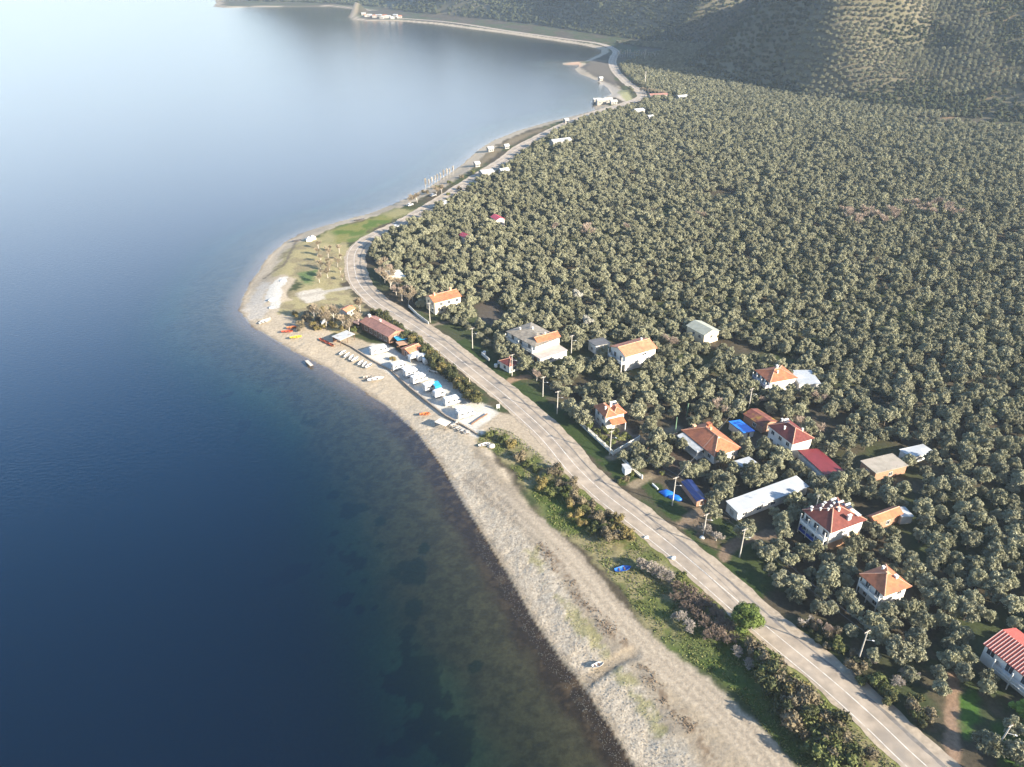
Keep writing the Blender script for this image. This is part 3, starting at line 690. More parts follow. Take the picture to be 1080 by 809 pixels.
# B: white two-storey block, dark red hip roof
r, w, d = start('two_storey_house', 'white two-storey house with a dark maroon hip roof joined by no balcony', 'house', (808.8,448.3), (836,468.6), (859.7,462.6), 6.2, 0.5)
r['label'] = 'tall plain white two-storey house with a dark maroon hip roof'
wall_box(r, w, d, 0, 6.2, white); rf = put_roof(r, 'hip', w, d, 6.2, 2.3, dark_tile, .5, ridge=True)
chimney(rf, w * .2, d * .55, 7.0, 1.3, .4); chimney(rf, w * .75, d * .25, 6.9, 1.5, .4); chimney(rf, w * .55, d * .95, 6.5, 1.4, .5, grey_render)
for z in (1.7, 4.6):
    for s in (.18, .5, .82): opening(r, 'l', d * s, z, w, d, 1.3, 1.3)
    opening(r, 'b', w * .5, z, w, d); opening(r, 'r', d * .5, z, w, d)
opening(r, 'f', w * .25, 5.0, w, d, .7, .6); opening(r, 'f', w * .6, 1.7, w, d)
solar_heater(r, w * .5, d * .72, 7.9)
# its red metal annex
r, w, d = start('metal_annex', 'deep red sheet-metal roofed annex against the maroon-roofed white house', 'shed', (850,476), (869,503), (884,492.5), 3.2, 0.3)
wall_box(r, w, d, 0, 3.0, grey_render); q, _ = roof_mesh('shedx', w, d, 3.1, 1.0, .3); rf = q.build('roof', red_sheet, r)
for y in (.02, d - .15): q = MB(); q.prism([(0, 2.99), (w, 2.99), (0, 3.85)], 'y', y, y + .13); q.build('gable', grey_render, r)
opening(r, 'f', w * .4, 1.5, w, d); opening(r, 'r', d * .5, 1.3, w, d, 2.0, 2.2, 'door', cross=False, pm=dark_wood)

# C: apartment house with tanks on the roof
r, w, d = start('apartment_house', 'large white house with a maroon roof crowded with water tanks and a blue balcony rail', 'house', (844.5,538.1), (876.3,562.3), (916,549.4), 6.6, 0.6)
wall_box(r, w, d, 0, 6.6, white); rf = put_roof(r, 'hip', w, d, 6.6, 2.5, brown_tile, .6)
rf.data.materials[0] = tile_mat('maroon_tile', (0.17, 0.049, 0.037), (0.13, 0.042, 0.033))
q = MB(); q.box((w * .5, -.05, 1.2), (w - .3, .09, 2.3)); q.build('render_band', peach, r)
for k, (x, y) in enumerate([(.06, .86), (.2, .7), (.14, .95), (.3, .55), (.42, .6), (.5, .4), (.62, .72), (.36, .82), (.55, .95)]):
    zz = 6.75 + 2.4 * min(x, 1 - x, y, 1 - y) * 2
    chimney(rf, w * x, d * y, zz, .6 + .25 * (k % 2), .34 + .08 * (k % 3), white)
chimney(rf, w * .58, d * .1, 7.2, 1.6, .5); chimney(rf, w * .63, d * .1, 7.2, 1.6, .5)
for x, y in ((.72, .8), (.8, .62), (.88, .45)): solar_heater(r, w * x, d * y, 7.6)
q = MB(); q.box((w * .9, d * .22, 7.75), (1.2, 3.0, .1)); q.build('roof_hatch', white_metal, r)
q = MB(); q.tube((w * .3, d * .97, 6.9), (w * .3, d * .97, 11), .06); q.box((w * .3, d * .97, 10.8), (1.4, .05, .05)); q.box((w * .3, d * .97, 10.3), (1.0, .05, .05)); q.build('aerial', grey_sheet, r)
balcony(r, 'l', .3, d - .2, 3.4, 1.5, w, d, white_metal); balcony(r, 'l', .3, d - .2, .9, 1.5, w, d, blue_paint)
for s in (0.3, d * .35, d * .68, d - .3): post(r, -1.4, s, 0, 6.2)
for z in (1.8, 4.7):
    for s in (.16, .5, .84): opening(r, 'l', d * s, z, w, d, 1.6, 1.7)
    opening(r, 'b', w * .3, z, w, d); opening(r, 'b', w * .7, z, w, d); opening(r, 'r', d * .5, z, w, d)
opening(r, 'f', w * .45, 4.6, w, d, .6, .6); opening(r, 'f', w * .75, 4.6, w, d, .6, .6)
r2, w, d = start('brick_annex', 'low orange tiled wing behind the house crowded with water tanks', 'shed', (916,543.5), (924,552.5), (950,539.5), 3.0, .3)
wall_box(r2, w, d, 0, 3.0, brick); put_roof(r2, 'gable', w, d, 3.0, 1.1, orange_tile, .3, gm=brick); opening(r2, 'f', w * .5, 1.5, w, d)
r2, w, d = start('lean_to', 'small grey corrugated lean-to at the end of the orange tiled wing', 'shed', (946,535.5), (951,546), (961,541.5), 2.6, .2)
wall_box(r2, w, d, 0, 2.5, grey_render); put_roof(r2, 'shedx', w, d, 2.5, .4, grey_sheet, .2)

# D: small orange pyramid house
r, w, d = start('hip_house', 'small two-storey white house with a bright orange pyramid roof and side balcony', 'house', (906.8,604.8), (932.9,629), (961,617.7), 5.6, .7)
wall_box(r, w, d, 0, 5.6, white); rf = put_roof(r, 'hip', w, d, 5.6, 2.2, orange_tile, .7)
chimney(rf, w * .72, d * .3, 6.3, 1.3, .7); chimney(rf, w * .68, d * .85, 6.2, 1.2, .5); chimney(rf, w * .5, d * .5, 7.5, .5, .5, peach)
balcony(r, 'l', .2, d - .2, 3.0, 1.2, w, d, white_metal)
for s in (.2, d * .5, d - .2): post(r, -1.1, s, 0, 5.3, white, .2)
for z in (1.5, 4.2):
    for s in (.25, .7): opening(r, 'l', d * s, z, w, d, 1.3, 1.8)
    opening(r, 'f', w * .7, z, w, d); opening(r, 'b', w * .5, z, w, d); opening(r, 'r', d * .5, z, w, d)

# E: ribbed red roof at the corner of the picture
r, w, d = start('villa', 'white house with a ribbed salmon-red sheet roof and a shaded side balcony', 'house', (1039.7,677.6), (1096,726), (1127,704), 5.0, .4)
wall_box(r, w, d, 0, 5.0, white); rf = put_roof(r, 'gable', w, d, 5.0, 1.9, ribbed_red, .4, axis='y', ridge=False)
q = MB(); nrib = 20
for i in range(nrib):
    y = -.3 + (d + .6) * i / (nrib - 1)
    q.prism([(-.4, 5.04), (w / 2, 6.93), (w / 2, 6.99), (-.4, 5.10)], 'y', y - .06, y + .06)
q.build('rib', rib_pale, rf)
balcony(r, 'l', .2, d * .72, 2.6, 1.8, w, d, grey_sheet)
for s in (.3, d * .36, d * .7): post(r, -1.7, s, 0, 4.9, white, .2)
opening(r, 'l', d * .87, 3.9, w, d, 1.7, 1.5)
for s in (.2, .5): opening(r, 'l', d * s, 3.7, w, d, 1.6, 2.0)
opening(r, 'l', d * .3, 1.2, w, d); opening(r, 'b', w * .4, 3.8, w, d); opening(r, 'f', w * .4, 3.8, w, d)

# F: house behind the white garden wall by the road
r, w, d = start('garden_house', 'white two-storey house with stepped orange roofs inside a white garden wall', 'house', (622.5,429), (638.5,441), (665.5,437.5), 5.4, .5)
w2 = w * .46
wall_box(r, w2, d, 0, 5.4, white); rf = put_roof(r, 'hip', w2, d, 5.4, 1.7, orange_tile, .5)
wall_box(r, w - w2 - .02, d * .75, 0, 4.3, white, w2 + .02, d * .25); put_roof(r, 'hip', w - w2, d * .75, 4.3, 1.3, orange_tile, .45, None, w2 + .3, d * .25)
q = MB(); q.slab([(w2 * .3, -2.6, 3.5), (w2 + 2.6, -2.6, 3.5), (w2 + 2.6, -.1, 4.4), (w2 * .3, -.1, 4.4)], 0, .14); q.build('porch_roof', orange_tile, r)
post(r, w2 * .35, -2.4, 0, 3.4); post(r, w2 + 2.4, -2.4, 0, 3.4)
chimney(rf, w2 * .3, d * .35, 6.2, 1.3, .45); chimney(rf, w * .62, d * .8, 5.4, 1.3, .6); solar_heater(r, w * .8, d * .8, 5.2)
for z in (1.5, 4.1):
    for s in (.25, .7): opening(r, 'l', d * s, z, w, d)
opening(r, 'f', w * .82, 2.4, w, d, y0=d * .25); opening(r, 'b', w * .4, 3.5, w, d)
# G
r, w, d = start('gable_house', 'tall white house with a broad blank sunlit wall and salmon gable roof among the olives', 'house', (651.2,372.2), (659.9,376.5), (694.5,367.8), 6.4, .4)
d = max(d, 9.0)
wall_box(r, w, d, 0, 6.4, white); rf = put_roof(r, 'gable', w, d, 6.4, 1.8, pink_tile, .5, axis='x')
opening(r, 'f', w * .62, 5.2, w, d, 2.0, .7); opening(r, 'f', w * .8, 2.2, w, d, .8, .8); chimney(rf, w * .8, d * .6, 7.7, 1.0, .5)
balcony(r, 'l', .2, d - .3, 3.2, 1.6, w, d, white_metal)
for s in (.3, d - .4): post(r, -1.5, s, 0, 6.1)
for z in (1.5, 4.4):
    for s in (.3, .7): opening(r, 'l', d * s, z, w, d, 1.2, 1.9)
    opening(r, 'b', w * .4, z, w, d)
# H: the double house with the grey-brown roof
r, w, d = start('double_house', 'rambling white house under a worn grey-brown roof with balconies towards the road', 'house', (542.3,347), (564.5,366), (583,352.5), 5.6, .4)
wall_box(r, w, d, 0, 5.6, white); rf = put_roof(r, 'hip', w, d, 5.6, 1.5, grey_tile, .5, ridge=False)
chimney(rf, w * .3, d * .8, 6.2, 1.1, .5); chimney(rf, w * .6, d * .6, 6.6, 1.0, .5)
balcony(r, 'l', .2, d - .3, 3.0, 1.4, w, d, white_metal)
for s in (.3, d * .5, d - .4): post(r, -1.3, s, 0, 5.3)
for z in (1.5, 4.3):
    for s in (.2, .5, .8): opening(r, 'l', d * s, z, w, d, 1.4, 1.7)
    opening(r, 'b', w * .5, z, w, d)
r, w, d = start('extension_house', 'white block with a small orange roof beside the worn grey-brown roof', 'house', (561,356), (567,361.5), (590.5,354), 6.0, .3)
wall_box(r, w, d, 0, 6.0, white); rf = put_roof(r, 'gable', w, d, 6.0, 1.2, orange_tile, .35, axis='x'); chimney(rf, w * .5, d * .6, 6.8, .9, .4)
opening(r, 'f', w * .7, 4.2, w, d, 1.4, .8); opening(r, 'l', d * .5, 4.3, w, d); opening(r, 'r', d * .5, 3, w, d)
r, w, d = start('garage', 'low flat-roofed grey garage in front of the orange-roofed white block', 'garage', (561.5,371.5), (569.5,379), (597,368.5), 2.9, .2)
wall_box(r, w, d, 0, 2.9, grey_render); put_roof(r, 'flat', w, d, 2.9, 0, mat('pale_screed', (0.42, 0.37, 0.33), .9, .12, .6), .25); opening(r, 'l', d * .5, 1.25, w, d, 2.4, 2.2, 'door', cross=False, pm=dark_wood); opening(r, 'f', w * .4, 1.6, w, d)
# I: house by the road far end
r, w, d = start('roadside_house', 'cream house with a bright orange gable roof near the road bend', 'house', (450,313), (458,319.8), (486.5,312), 5.6, .4)
d = max(d, 8.0)
wall_box(r, w, d, 0, 5.6, cream); rf = put_roof(r, 'gable', w, d, 5.6, 1.7, orange_tile, .4, axis='x', gm=cream); chimney(rf, w * .15, d * .45, 7.0, 1.3, .6, peach); chimney(rf, w * .82, d * .6, 6.9, 1.4, .7, peach)
for z in (1.5, 4.3):
    for s in (.3, .7): opening(r, 'l', d * s, z, w, d)
    for s in (.25, .55, .85): opening(r, 'f', w * s, z, w, d)
# J
r, w, d = start('veranda_house', 'house with an orange hip roof and shaded bluish veranda far back in the grove', 'house', (796.3,390.3), (812.1,403.6), (841.3,398.2), 5.0, .5)
wall_box(r, w, d, 0, 5.0, white); rf = put_roof(r, 'hip', w, d, 5.0, 2.1, orange_tile, .5); chimney(rf, w * .55, d * .6, 6.8, 1.1, .6); chimney(rf, w * .42, d * .3, 6.4, .9, .35)
balcony(r, 'l', .2, d - .2, 2.6, 1.6, w, d, mat('lilac_rail', (0.42, 0.42, 0.55), .7, .1, 1))
for s in (.3, d * .35, d * .68, d - .3): post(r, -1.5, s, 0, 4.8)
for z in (1.3, 3.9):
    for s in (.2, .5, .8): opening(r, 'l', d * s, z, w, d, 1.5, 1.7)
opening(r, 'b', w * .5, 3.5, w, d)
r, w, d = start('white_hall', 'flat white roofed hall joined to the veranda house with the orange hip roof', 'shed', (838,397), (843,405), (866,404.5), 3.6, .2)
d = max(d, 9.5); wall_box(r, w, d, 0, 3.5, white); put_roof(r, 'flat', w, d, 3.5, 0, white_sheet, .2); opening(r, 'f', w * .4, 1.6, w, d, 1.6, 1.2); opening(r, 'r', d * .5, 1.6, w, d)
# K, L long white sheds
r, w, d = start('long_shed', 'long low shed with a bright white metal roof among the olives', 'shed', (763.9,530.3), (778.5,541), (855,514), 3.0, .3)
wall_box(r, w, d, 0, 2.9, white); put_roof(r, 'shed', w, d, 2.95, .5, white_sheet, .3)
for s in (.1, .3, .5, .7, .9): opening(r, 'f', w * s, 1.5, w, d, 1.6, .9)
opening(r, 'l', d * .5, 1.1, w, d, 1.6, 2.1, 'door', cross=False, pm=grey_sheet)
r, w, d = start('white_shed', 'short pale metal roof half hidden by olives below the orange bungalow', 'shed', (774,487), (783,493.5), (799,487.5), 2.8, .2)
wall_box(r, w, d, 0, 2.7, white); put_roof(r, 'shedx', w, d, 2.7, .4, white_sheet, .2); opening(r, 'f', w * .5, 1.4, w, d)
# M mossy roof, N blue covered shed
r, w, d = start('mossy_shed', 'old low building with a rusty red roof patched with yellow moss', 'shed', (783,436), (804.5,449.5), (821,444), 3.0, .3)
wall_box(r, w, d, 0, 2.8, brick); put_roof(r, 'gable', w, d, 2.8, 1.0, moss_tile, .3, ridge=False, gm=brick); opening(r, 'f', w * .5, 1.4, w, d); opening(r, 'l', d * .4, 1.4, w, d)
r, w, d = start('tarp_shed', 'small shed covered by a bright blue tarpaulin behind the orange bungalow', 'shed', (776,444.5), (784,457.5), (789,450.5), 2.4, .15)
wall_box(r, w, d, 0, 2.2, grey_render); put_roof(r, 'shedx', w, d, 2.25, .6, blue_tarp, .25); opening(r, 'f', w * .5, 1.1, w, d, .9, 1.9, 'door', cross=False, pm=dark_wood)
r, w, d = start('tunnel_shed', 'long low brick store under a navy tarpaulin by the olive garden', 'shed', (722,507), (735,528), (744,524), 2.2, .1)
wall_box(r, w, d, 0, 2.0, brick); put_roof(r, 'gable', w, d, 2.0, .5, navy_tarp, .2, axis='y', ridge=False, gm=brick); opening(r, 'f', w * .5, 1.0, w, d, 1.0, 1.7, 'door', cross=False, pm=dark_wood)
# P
r, w, d = start('flat_store', 'flat bare concrete roof slab of an unfinished store deep in the grove', 'shed', (907.8,486), (924,499), (957.8,490.8), 3.2, .2)
wall_box(r, w, d, 0, 3.1, brick); put_roof(r, 'flat', w, d, 3.1, 0, concrete, .3)
q = MB()
for x in (.1, w * .33, w * .66, w - .1):
    for y in (.1, d - .1): q.tube((x, y, 3.2), (x, y, 4.0), .03, n=4)
q.build('reinforcement', mat('rusty_steel', (0.12, 0.06, 0.04), .9, .2, 2), r); opening(r, 'f', w * .5, 1.4, w, d); opening(r, 'l', d * .5, 1.4, w, d)
r, w, d = start('metal_shed', 'pale grey metal roofed shed beside the bare concrete slab', 'shed', (949.4,474.5), (960.5,483), (985,475.5), 2.8, .2)
wall_box(r, w, d, 0, 2.6, grey_render); put_roof(r, 'shedx', w, d, 2.65, .4, white_sheet, .3); opening(r, 'f', w * .5, 1.3, w, d)
# Q, R, S, T
r, w, d = start('grove_house', 'grey-green gable roofed house alone in the middle of the grove', 'house', (725,342.8), (743,354), (758.3,348), 4.6, .4)
wall_box(r, w, d, 0, 4.6, cream); put_roof(r, 'gable', w, d, 4.6, 1.5, mat('grey_green_roof', (0.33, 0.34, 0.28), .8, .15, .7), .4, axis='y', ridge=False, gm=cream)
for s in (.25, .6): opening(r, 'l', d * s, 3.0, w, d); 
opening(r, 'f', w * .5, 3.0, w, d)
r, w, d = start('slate_hut', 'small white hut with a dark slate-coloured roof between olives', 'shed', (621.5,360), (628.5,365.5), (644,361), 3.6, .2)
d = max(d, 5); wall_box(r, w, d, 0, 3.4, white); put_roof(r, 'shedx', w, d, 3.4, .5, slate, .3); opening(r, 'l', d * .5, 1.5, w, d, .9, 1.1)
r, w, d = start('pale_hut', 'small hut with a pale beige roof by bare trees inside the road bend', 'shed', (407.5,286.5), (412,294), (427,291), 3.2, .2)
wall_box(r, w, d, 0, 3.1, cream); put_roof(r, 'shedx', w, d, 3.1, .6, mat('beige_sheet', (0.60, 0.56, 0.47), .8, .1, .6), .3); opening(r, 'f', w * .5, 1.5, w, d)
r, w, d = start('red_hut', 'small dark red roofed hut close to the roadside pole', 'shed', (528.5,379.5), (537.5,386.5), (547,381), 3.0, .2)
wall_box(r, w, d, 0, 2.9, white); put_roof(r, 'hip', w, d, 2.9, 1.2, dark_tile, .3); opening(r, 'l', d * .5, 1.5, w, d); opening(r, 'f', w * .5, 1.5, w, d)
r, w, d = start('meter_house', 'small white service cabin on the grass verge beside the road', 'cabin', (656.5,489.5), (659.5,495.5), (666,494), 2.2, .1)
wall_box(r, w, d, 0, 2.1, white); put_roof(r, 'flat', w, d, 2.1, 0, grey_sheet, .15); opening(r, 'l', d * .5, 1.0, w, d, .8, 1.7, 'door', cross=False, pm=grey_sheet)
# red roofs half sunk in the grove
for lab, a, b_, c_ in [('tiny crimson roof peeping out of the grove left of centre', (486,247), (490.5,250.5), (496,248.5)), ('crimson roofed white hut between olives on the upper left of the grove', (518.5,228), (523.5,232), (531.5,230))]:
    r, w, d = start('crimson_hut', lab, 'hut', a, b_, c_, 4.2, .2)
    d = max(d, 5); wall_box(r, w, d, 0, 4.0, white); put_roof(r, 'gable', w, d, 4.0, 1.2, mat('crimson_sheet', (0.46, 0.05, 0.07), .5, .1, .6), .3, ridge=False); opening(r, 'f', w * .5, 2, w, d)
# seaside restaurant
r, w, d = start('restaurant', 'long beach restaurant with a faded brown-red tiled roof behind the hedge', 'restaurant', (383.5,338), (409.5,355), (416.5,350), 3.6, .3)
w = max(w, 7.0)
wall_box(r, w, d, 0, 3.5, mat('weathered_timber', (0.20, 0.12, 0.085), .9, .25, 1.5)); rf = put_roof(r, 'gable', w, d, 3.5, 1.5, brown_tile, .6, axis='y', gm=brick); chimney(rf, w * .6, d * .6, 4.8, .8, .5); chimney(rf, w * .5, d * .95, 4.9, .9, .9)
for s in (.12, .3, .48, .66, .84): opening(r, 'l', d * s, 1.7, w, d, 1.7, 1.8, pm=dark_wood)
opening(r, 'f', w * .5, 1.5, w, d, 1.4, 2.1, 'door', pm=dark_wood)
r, w, d = start('dining_pavilion', 'low pavilion with a dull mauve-brown roof at the end of the beach restaurant', 'pavilion', (368,337), (377.7,341.3), (384,338), 3.0, .2)
wall_box(r, w * .9, d * .4, 0, 2.8, brick, 0, d * .6); put_roof(r, 'hip', w, d, 2.8, 1.0, mat('mauve_tile', (0.27, 0.19, 0.18), .85, .2, .9), .4, ridge=False)
for x in (.1, w - .1):
    for y in (.1, d * .5): post(r, x, y, 0, 2.8, dark_wood)
r, w, d = start('orange_kiosk', 'small kiosk with a sun-bleached orange roof near the road mouth of the point', 'kiosk', (358.5,325.5), (366,329), (373,324), 2.8, .2)
wall_box(r, w, d, 0, 2.6, white); put_roof(r, 'gable', w, d, 2.6, .9, pink_tile, .3, axis='x', ridge=False); opening(r, 'f', w * .5, 1.4, w, d)
r, w, d = start('beach_shed', 'grey flat-roofed open shed above the beach wall', 'shed', (352,354), (358.5,359), (372.5,351.5), 2.6, .2)
put_roof(r, 'flat', w, d, 2.5, 0, grey_sheet, .2)
for x in (.1, w * .5, w - .1):
    for y in (.1, d - .1): post(r, x, y, 0, 2.5, dark_wood, .16)
wall_box(r, w - .4, .15, 0, 2.4, dark_wood, .2, d - .3)
r, w, d = start('blue_stall', 'wooden stall under a light blue tarpaulin roof beside the hedge', 'stall', (415,355.5), (419,359), (430,356.5), 2.6, .1)
put_roof(r, 'shedx', w, d, 2.3, .4, cyan_tarp, .2)
for x in (.1, w - .1):
    for y in (.1, d - .1): post(r, x, y, 0, 2.5, dark_wood, .14)
wall_box(r, w - .5, .12, 0, 2.1, dark_wood, .2, d - .3)
r, w, d = start('brown_stall', 'brown board roofed stall in front of the light blue stall', 'stall', (418.4,360.6), (421,364.5), (431,361.5), 2.5, .1)
put_roof(r, 'shedx', w, d, 2.2, .4, mat('brown_board', (0.36, 0.22, 0.14), .8, .2, 1.2), .15)
for x in (.1, w - .1):
    for y in (.1, d - .1): post(r, x, y, 0, 2.4, dark_wood, .14)
wall_box(r, w - .5, .12, 0, 2.0, dark_wood, .2, d - .3)
r, w, d = start('red_kiosk', 'brick-red roofed kiosk on the edge of the camping lot', 'kiosk', (424.5,366.3), (432,372), (444.5,366), 2.8, .1)
wall_box(r, w, d, 0, 2.6, brick); put_roof(r, 'gable', w, d, 2.6, .9, pink_tile, .3, axis='x', gm=brick); opening(r, 'f', w * .5, 1.4, w, d); opening(r, 'l', d * .5, 1.2, w, d, .9, 1.9, 'door', cross=False, pm=dark_wood)
# far white houses (u, v of the middle of the base, width, depth, height, roof)
far_white = mat('weathered_render', (0.33, 0.31, 0.28), .9, .15, .8)
def far_house(name, lab, u, v, w, d, h, roof_m, rz=.5, base=None, cat='house', kind='gable', group=None, wm=None):
    x, y = G(u, v, 3 if base is None else base); z = zg(x, y)
    r = empty(name, (x, y, z - .3), rz); tag(r, lab, cat, group); FOOT.append(np.array([(x - w, y - d), (x + w, y - d), (x + w, y + d), (x - w, y + d)]))
    q = MB(); q.box((0, 0, h / 2), (w, d, h)); q.build('wall', wm or far_white, r)
    k, s_ = roof_mesh(kind, w, d, h, 1.3, .4, None, -w / 2, -d / 2); k.build('roof', roof_m, r)
    wm = wm or far_white
    if kind == 'gable': gable_wall(r, w, d, h, 1.3, wm or white, 'x' if w >= d else 'y', -w / 2, -d / 2)
    for s in (.3, .7): opening(r, 'f', w * (s - .5), h * .55, w, d, 1.2, 1.2, y0=-d / 2)
    return r
FH = [('white house with a pale roof at the back edge of the grove nearest the road', 673, 119, 11, 8, 5, white_sheet), ('little white cabin in the back of the grove right of the pale-roofed house', 685.5, 125, 6, 5, 4, white_sheet),
      ('long white flat building at the upper left of the grove', 591, 152, 19, 7, 5.5, white_sheet), ('white house beside the road at the upper left corner of the grove', 513, 185, 10, 7, 5, white_sheet),
      ('small grey-white hut among the first olives off the road', 531.5, 182, 7, 5, 4, grey_sheet), ('white cabin on the pebbly shore below the road', 517, 158, 5, 4, 3.5, white_sheet),
      ('little white box hut between shore and road', 534, 155, 4, 3.5, 3, white_sheet), ('tiny white hut at the water side of the road strip', 503, 174, 4, 3.5, 3.2, white_sheet),
      ('lone white hut on the narrow shore halfway to the jetty', 597, 128, 4, 4, 3.5, white_sheet), ('white long house at the foot of the hill shadow', 719, 104, 13, 6, 4.5, white_sheet),
      ('white hut on the dark flat by the bay', 633.5, 82.5, 5, 4, 4, white_sheet), ('white roadside hut where the grove meets the road', 467, 216, 5, 3.6, 3, white_sheet)]
for lab, u, v, w, d, h, m in FH: far_house('white_house', lab, u, v, w * .85, d * .85, h * .8, m)
far_house('red_farm', 'long low farm roof of dull red behind the trees at the grove end', 694, 101.5, 18, 6, 3, brown_tile, .2)
for k, (u, v, w, h) in enumerate([(629.5, 105.5, 7, 4), (634, 107.5, 9, 4.5), (641, 106.5, 8, 3.5), (647, 108.5, 6, 3)]):
    far_house('jetty_house', ['pale hut at the outer end of the little jetty', 'larger pale house at the root of the jetty', 'low pale house behind the jetty on the beach', 'small pale shed on the land side of the jetty houses'][k], u, v, w, 5, h, grey_sheet, .2)
# the village on the headland
for k in range(15):
    u = 384 + k * 2.7 + random.uniform(-1, 1); v = 17.6 + random.uniform(-1.4, 2.0) + (k * 0.06)
    far_house('village_house', 'tiny pale house of the far village on the headland', u, v, random.uniform(7, 10), random.uniform(6, 8), random.uniform(3, 4.5), random.choice([pink_tile, white_sheet, grey_sheet, pink_tile]), random.uniform(-.4, .6), 2, group='houses of the far headland village', kind=random.choice(['gable', 'hip']))
for k, u in enumerate((298, 304, 318, 326, 338, 346, 351)):
    far_house('shore_house', 'tiny white house on the hazy shore beyond the headland', u, 9.6 + .01 * (u - 298), 12, 9, 4, grey_sheet, random.uniform(0, .5), 2, group='houses on the hazy far shore')

# ---------------------------------------------------------------- plants: makers
olive_leaf = leaf_mat('olive_leaves', [(0.143, 0.147, 0.086), (0.220, 0.220, 0.140), (0.295, 0.289, 0.200)], .28)
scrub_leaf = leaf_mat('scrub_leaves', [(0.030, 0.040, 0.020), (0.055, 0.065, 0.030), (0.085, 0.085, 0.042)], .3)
green_leaf = leaf_mat('green_leaves', [(0.040, 0.065, 0.014), (0.075, 0.110, 0.022), (0.12, 0.16, 0.035)], .1)
shrub_green = leaf_mat('shrub_green', [(0.055, 0.070, 0.022), (0.10, 0.115, 0.035), (0.17, 0.16, 0.06)], .2)
shrub_brown = leaf_mat('shrub_brown', [(0.085, 0.068, 0.042), (0.145, 0.120, 0.075), (0.20, 0.17, 0.11)], .25)
shrub_gold = leaf_mat('shrub_gold', [(0.11, 0.095, 0.030), (0.175, 0.14, 0.05), (0.23, 0.18, 0.08)], .2)
hedge_leaf = leaf_mat('hedge_leaves', [(0.028, 0.038, 0.016), (0.055, 0.062, 0.024), (0.12, 0.105, 0.035)], .3)
pale_leaf = leaf_mat('pale_leaves', [(0.24, 0.235, 0.20), (0.34, 0.33, 0.28), (0.42, 0.41, 0.36)], .1)
bark = mat('olive_bark', (0.13, 0.105, 0.08), .95, .25, 2)
bark_pale = mat('pale_bark', (0.50, 0.455, 0.395), .9, .2, 2)
twig_pink = mat('pink_twigs', (0.35, 0.275, 0.22), .9, .2, 1, rnd=.15)
twig_grey = mat('grey_twigs', (0.33, 0.29, 0.25), .9, .2, 1, rnd=.15)
twig_brown = mat('brown_twigs', (0.19, 0.145, 0.11), .9, .2, 1, rnd=.2)
twig_tan = mat('tan_twigs', (0.30, 0.245, 0.175), .9, .2, 1, rnd=.2)
twig_cream = mat('cream_twigs', (0.52, 0.47, 0.40), .9, .15, 1)

ico = bmesh.new(); bmesh.ops.create_icosphere(ico, subdivisions=2, radius=1.0)
ICO_V = np.array([v.co[:] for v in ico.verts]); ICO_F = np.array([[v.index for v in f.verts] for f in ico.faces]); ico.free()
def crown_np(lobes, per, leaf, rs, core=0.80, radial=0.75, flat=0.85):
    """leaf sprays over the surface of several lobes, each with a leafy body inside; returns V, F(quads+tris as quads list), tint"""
    V = []; F = []; T = []; n = 0
    for (c, r) in lobes:
        c = np.array(c); k = max(12, int(per * (r * r)))
        v = rs.normal(size=(k, 3)); v /= np.linalg.norm(v, axis=1)[:, None]
        v[:, 2] = np.where(v[:, 2] < -0.6, -v[:, 2], v[:, 2])
        rad = r * rs.uniform(0.74, 1.10, k)
        p = c + v * rad[:, None] * np.array([1, 1, flat])
        nrm = v * radial + rs.normal(size=(k, 3)) * (1 - radial) * 0.9; nrm /= np.linalg.norm(nrm, axis=1)[:, None]
        a = np.cross(nrm, rs.normal(size=(k, 3))); a /= np.linalg.norm(a, axis=1)[:, None]; b_ = np.cross(nrm, a)
        s = leaf * rs.uniform(0.6, 1.3, k)[:, None]
        q = np.stack([p - a * s, p - b_ * s * .55 + nrm * s * .12, p + a * s, p + b_ * s * .55 + nrm * s * .12], 1)
        V.append(q.reshape(-1, 3)); F.append(n + np.arange(4 * k).reshape(k, 4)); n += 4 * k
        T.append(np.clip(rs.normal(.55, .2, k), 0, 1))
        if core:
            nz = 1 + 0.22 * np.sin(ICO_V @ rs.normal(size=(3, 3)) * 3.1).sum(1)[:, None] * .5
            cv = c + ICO_V * nz * r * core * np.array([1, 1, flat]); V.append(cv)
            f3 = ICO_F + n; F.append(np.c_[f3, f3[:, 2]]); n += len(cv); T.append(np.full(len(f3), .35) + rs.normal(0, .06, len(f3)))
    return np.concatenate(V), np.concatenate(F), np.concatenate(T)
def leafy(name, V, F, T, m, parent=None):
    tri = F[:, 2] == F[:, 3]
    fl = [tuple(f[:3]) if t else tuple(f) for f, t in zip(F.tolist(), tri)]
    me = bpy.data.meshes.new(name); me.from_pydata(V.tolist(), [], fl); me.update(); me.materials.append(m)
    a = me.attributes.new('tint', 'FLOAT', 'FACE'); a.data.foreach_set('value', T.astype(np.float32))
    o = bpy.data.objects.new(name, me); C.objects.link(o)
    if parent: o.parent = parent
    return o
def olive_lobes(rs, Rr=2.5, Hh=4.6):
    lob = [((0, 0, Hh * .52), Rr * .60)]
    n = rs.integers(11, 15)
    for i in range(n):
        a = 2 * math.pi * i / n + rs.uniform(-.35, .35); q = Rr * rs.uniform(.48, .80); z = Hh * rs.uniform(.34, .70)
        lob.append(((q * math.cos(a), q * math.sin(a), z), Rr * rs.uniform(.17, .31)))
    for i in range(rs.integers(8, 13)):
        a = rs.uniform(0, 6.28); q = Rr * rs.uniform(.05, .5); lob.append(((q * math.cos(a), q * math.sin(a), Hh * rs.uniform(.68, .88)), Rr * rs.uniform(.14, .27)))
    return lob
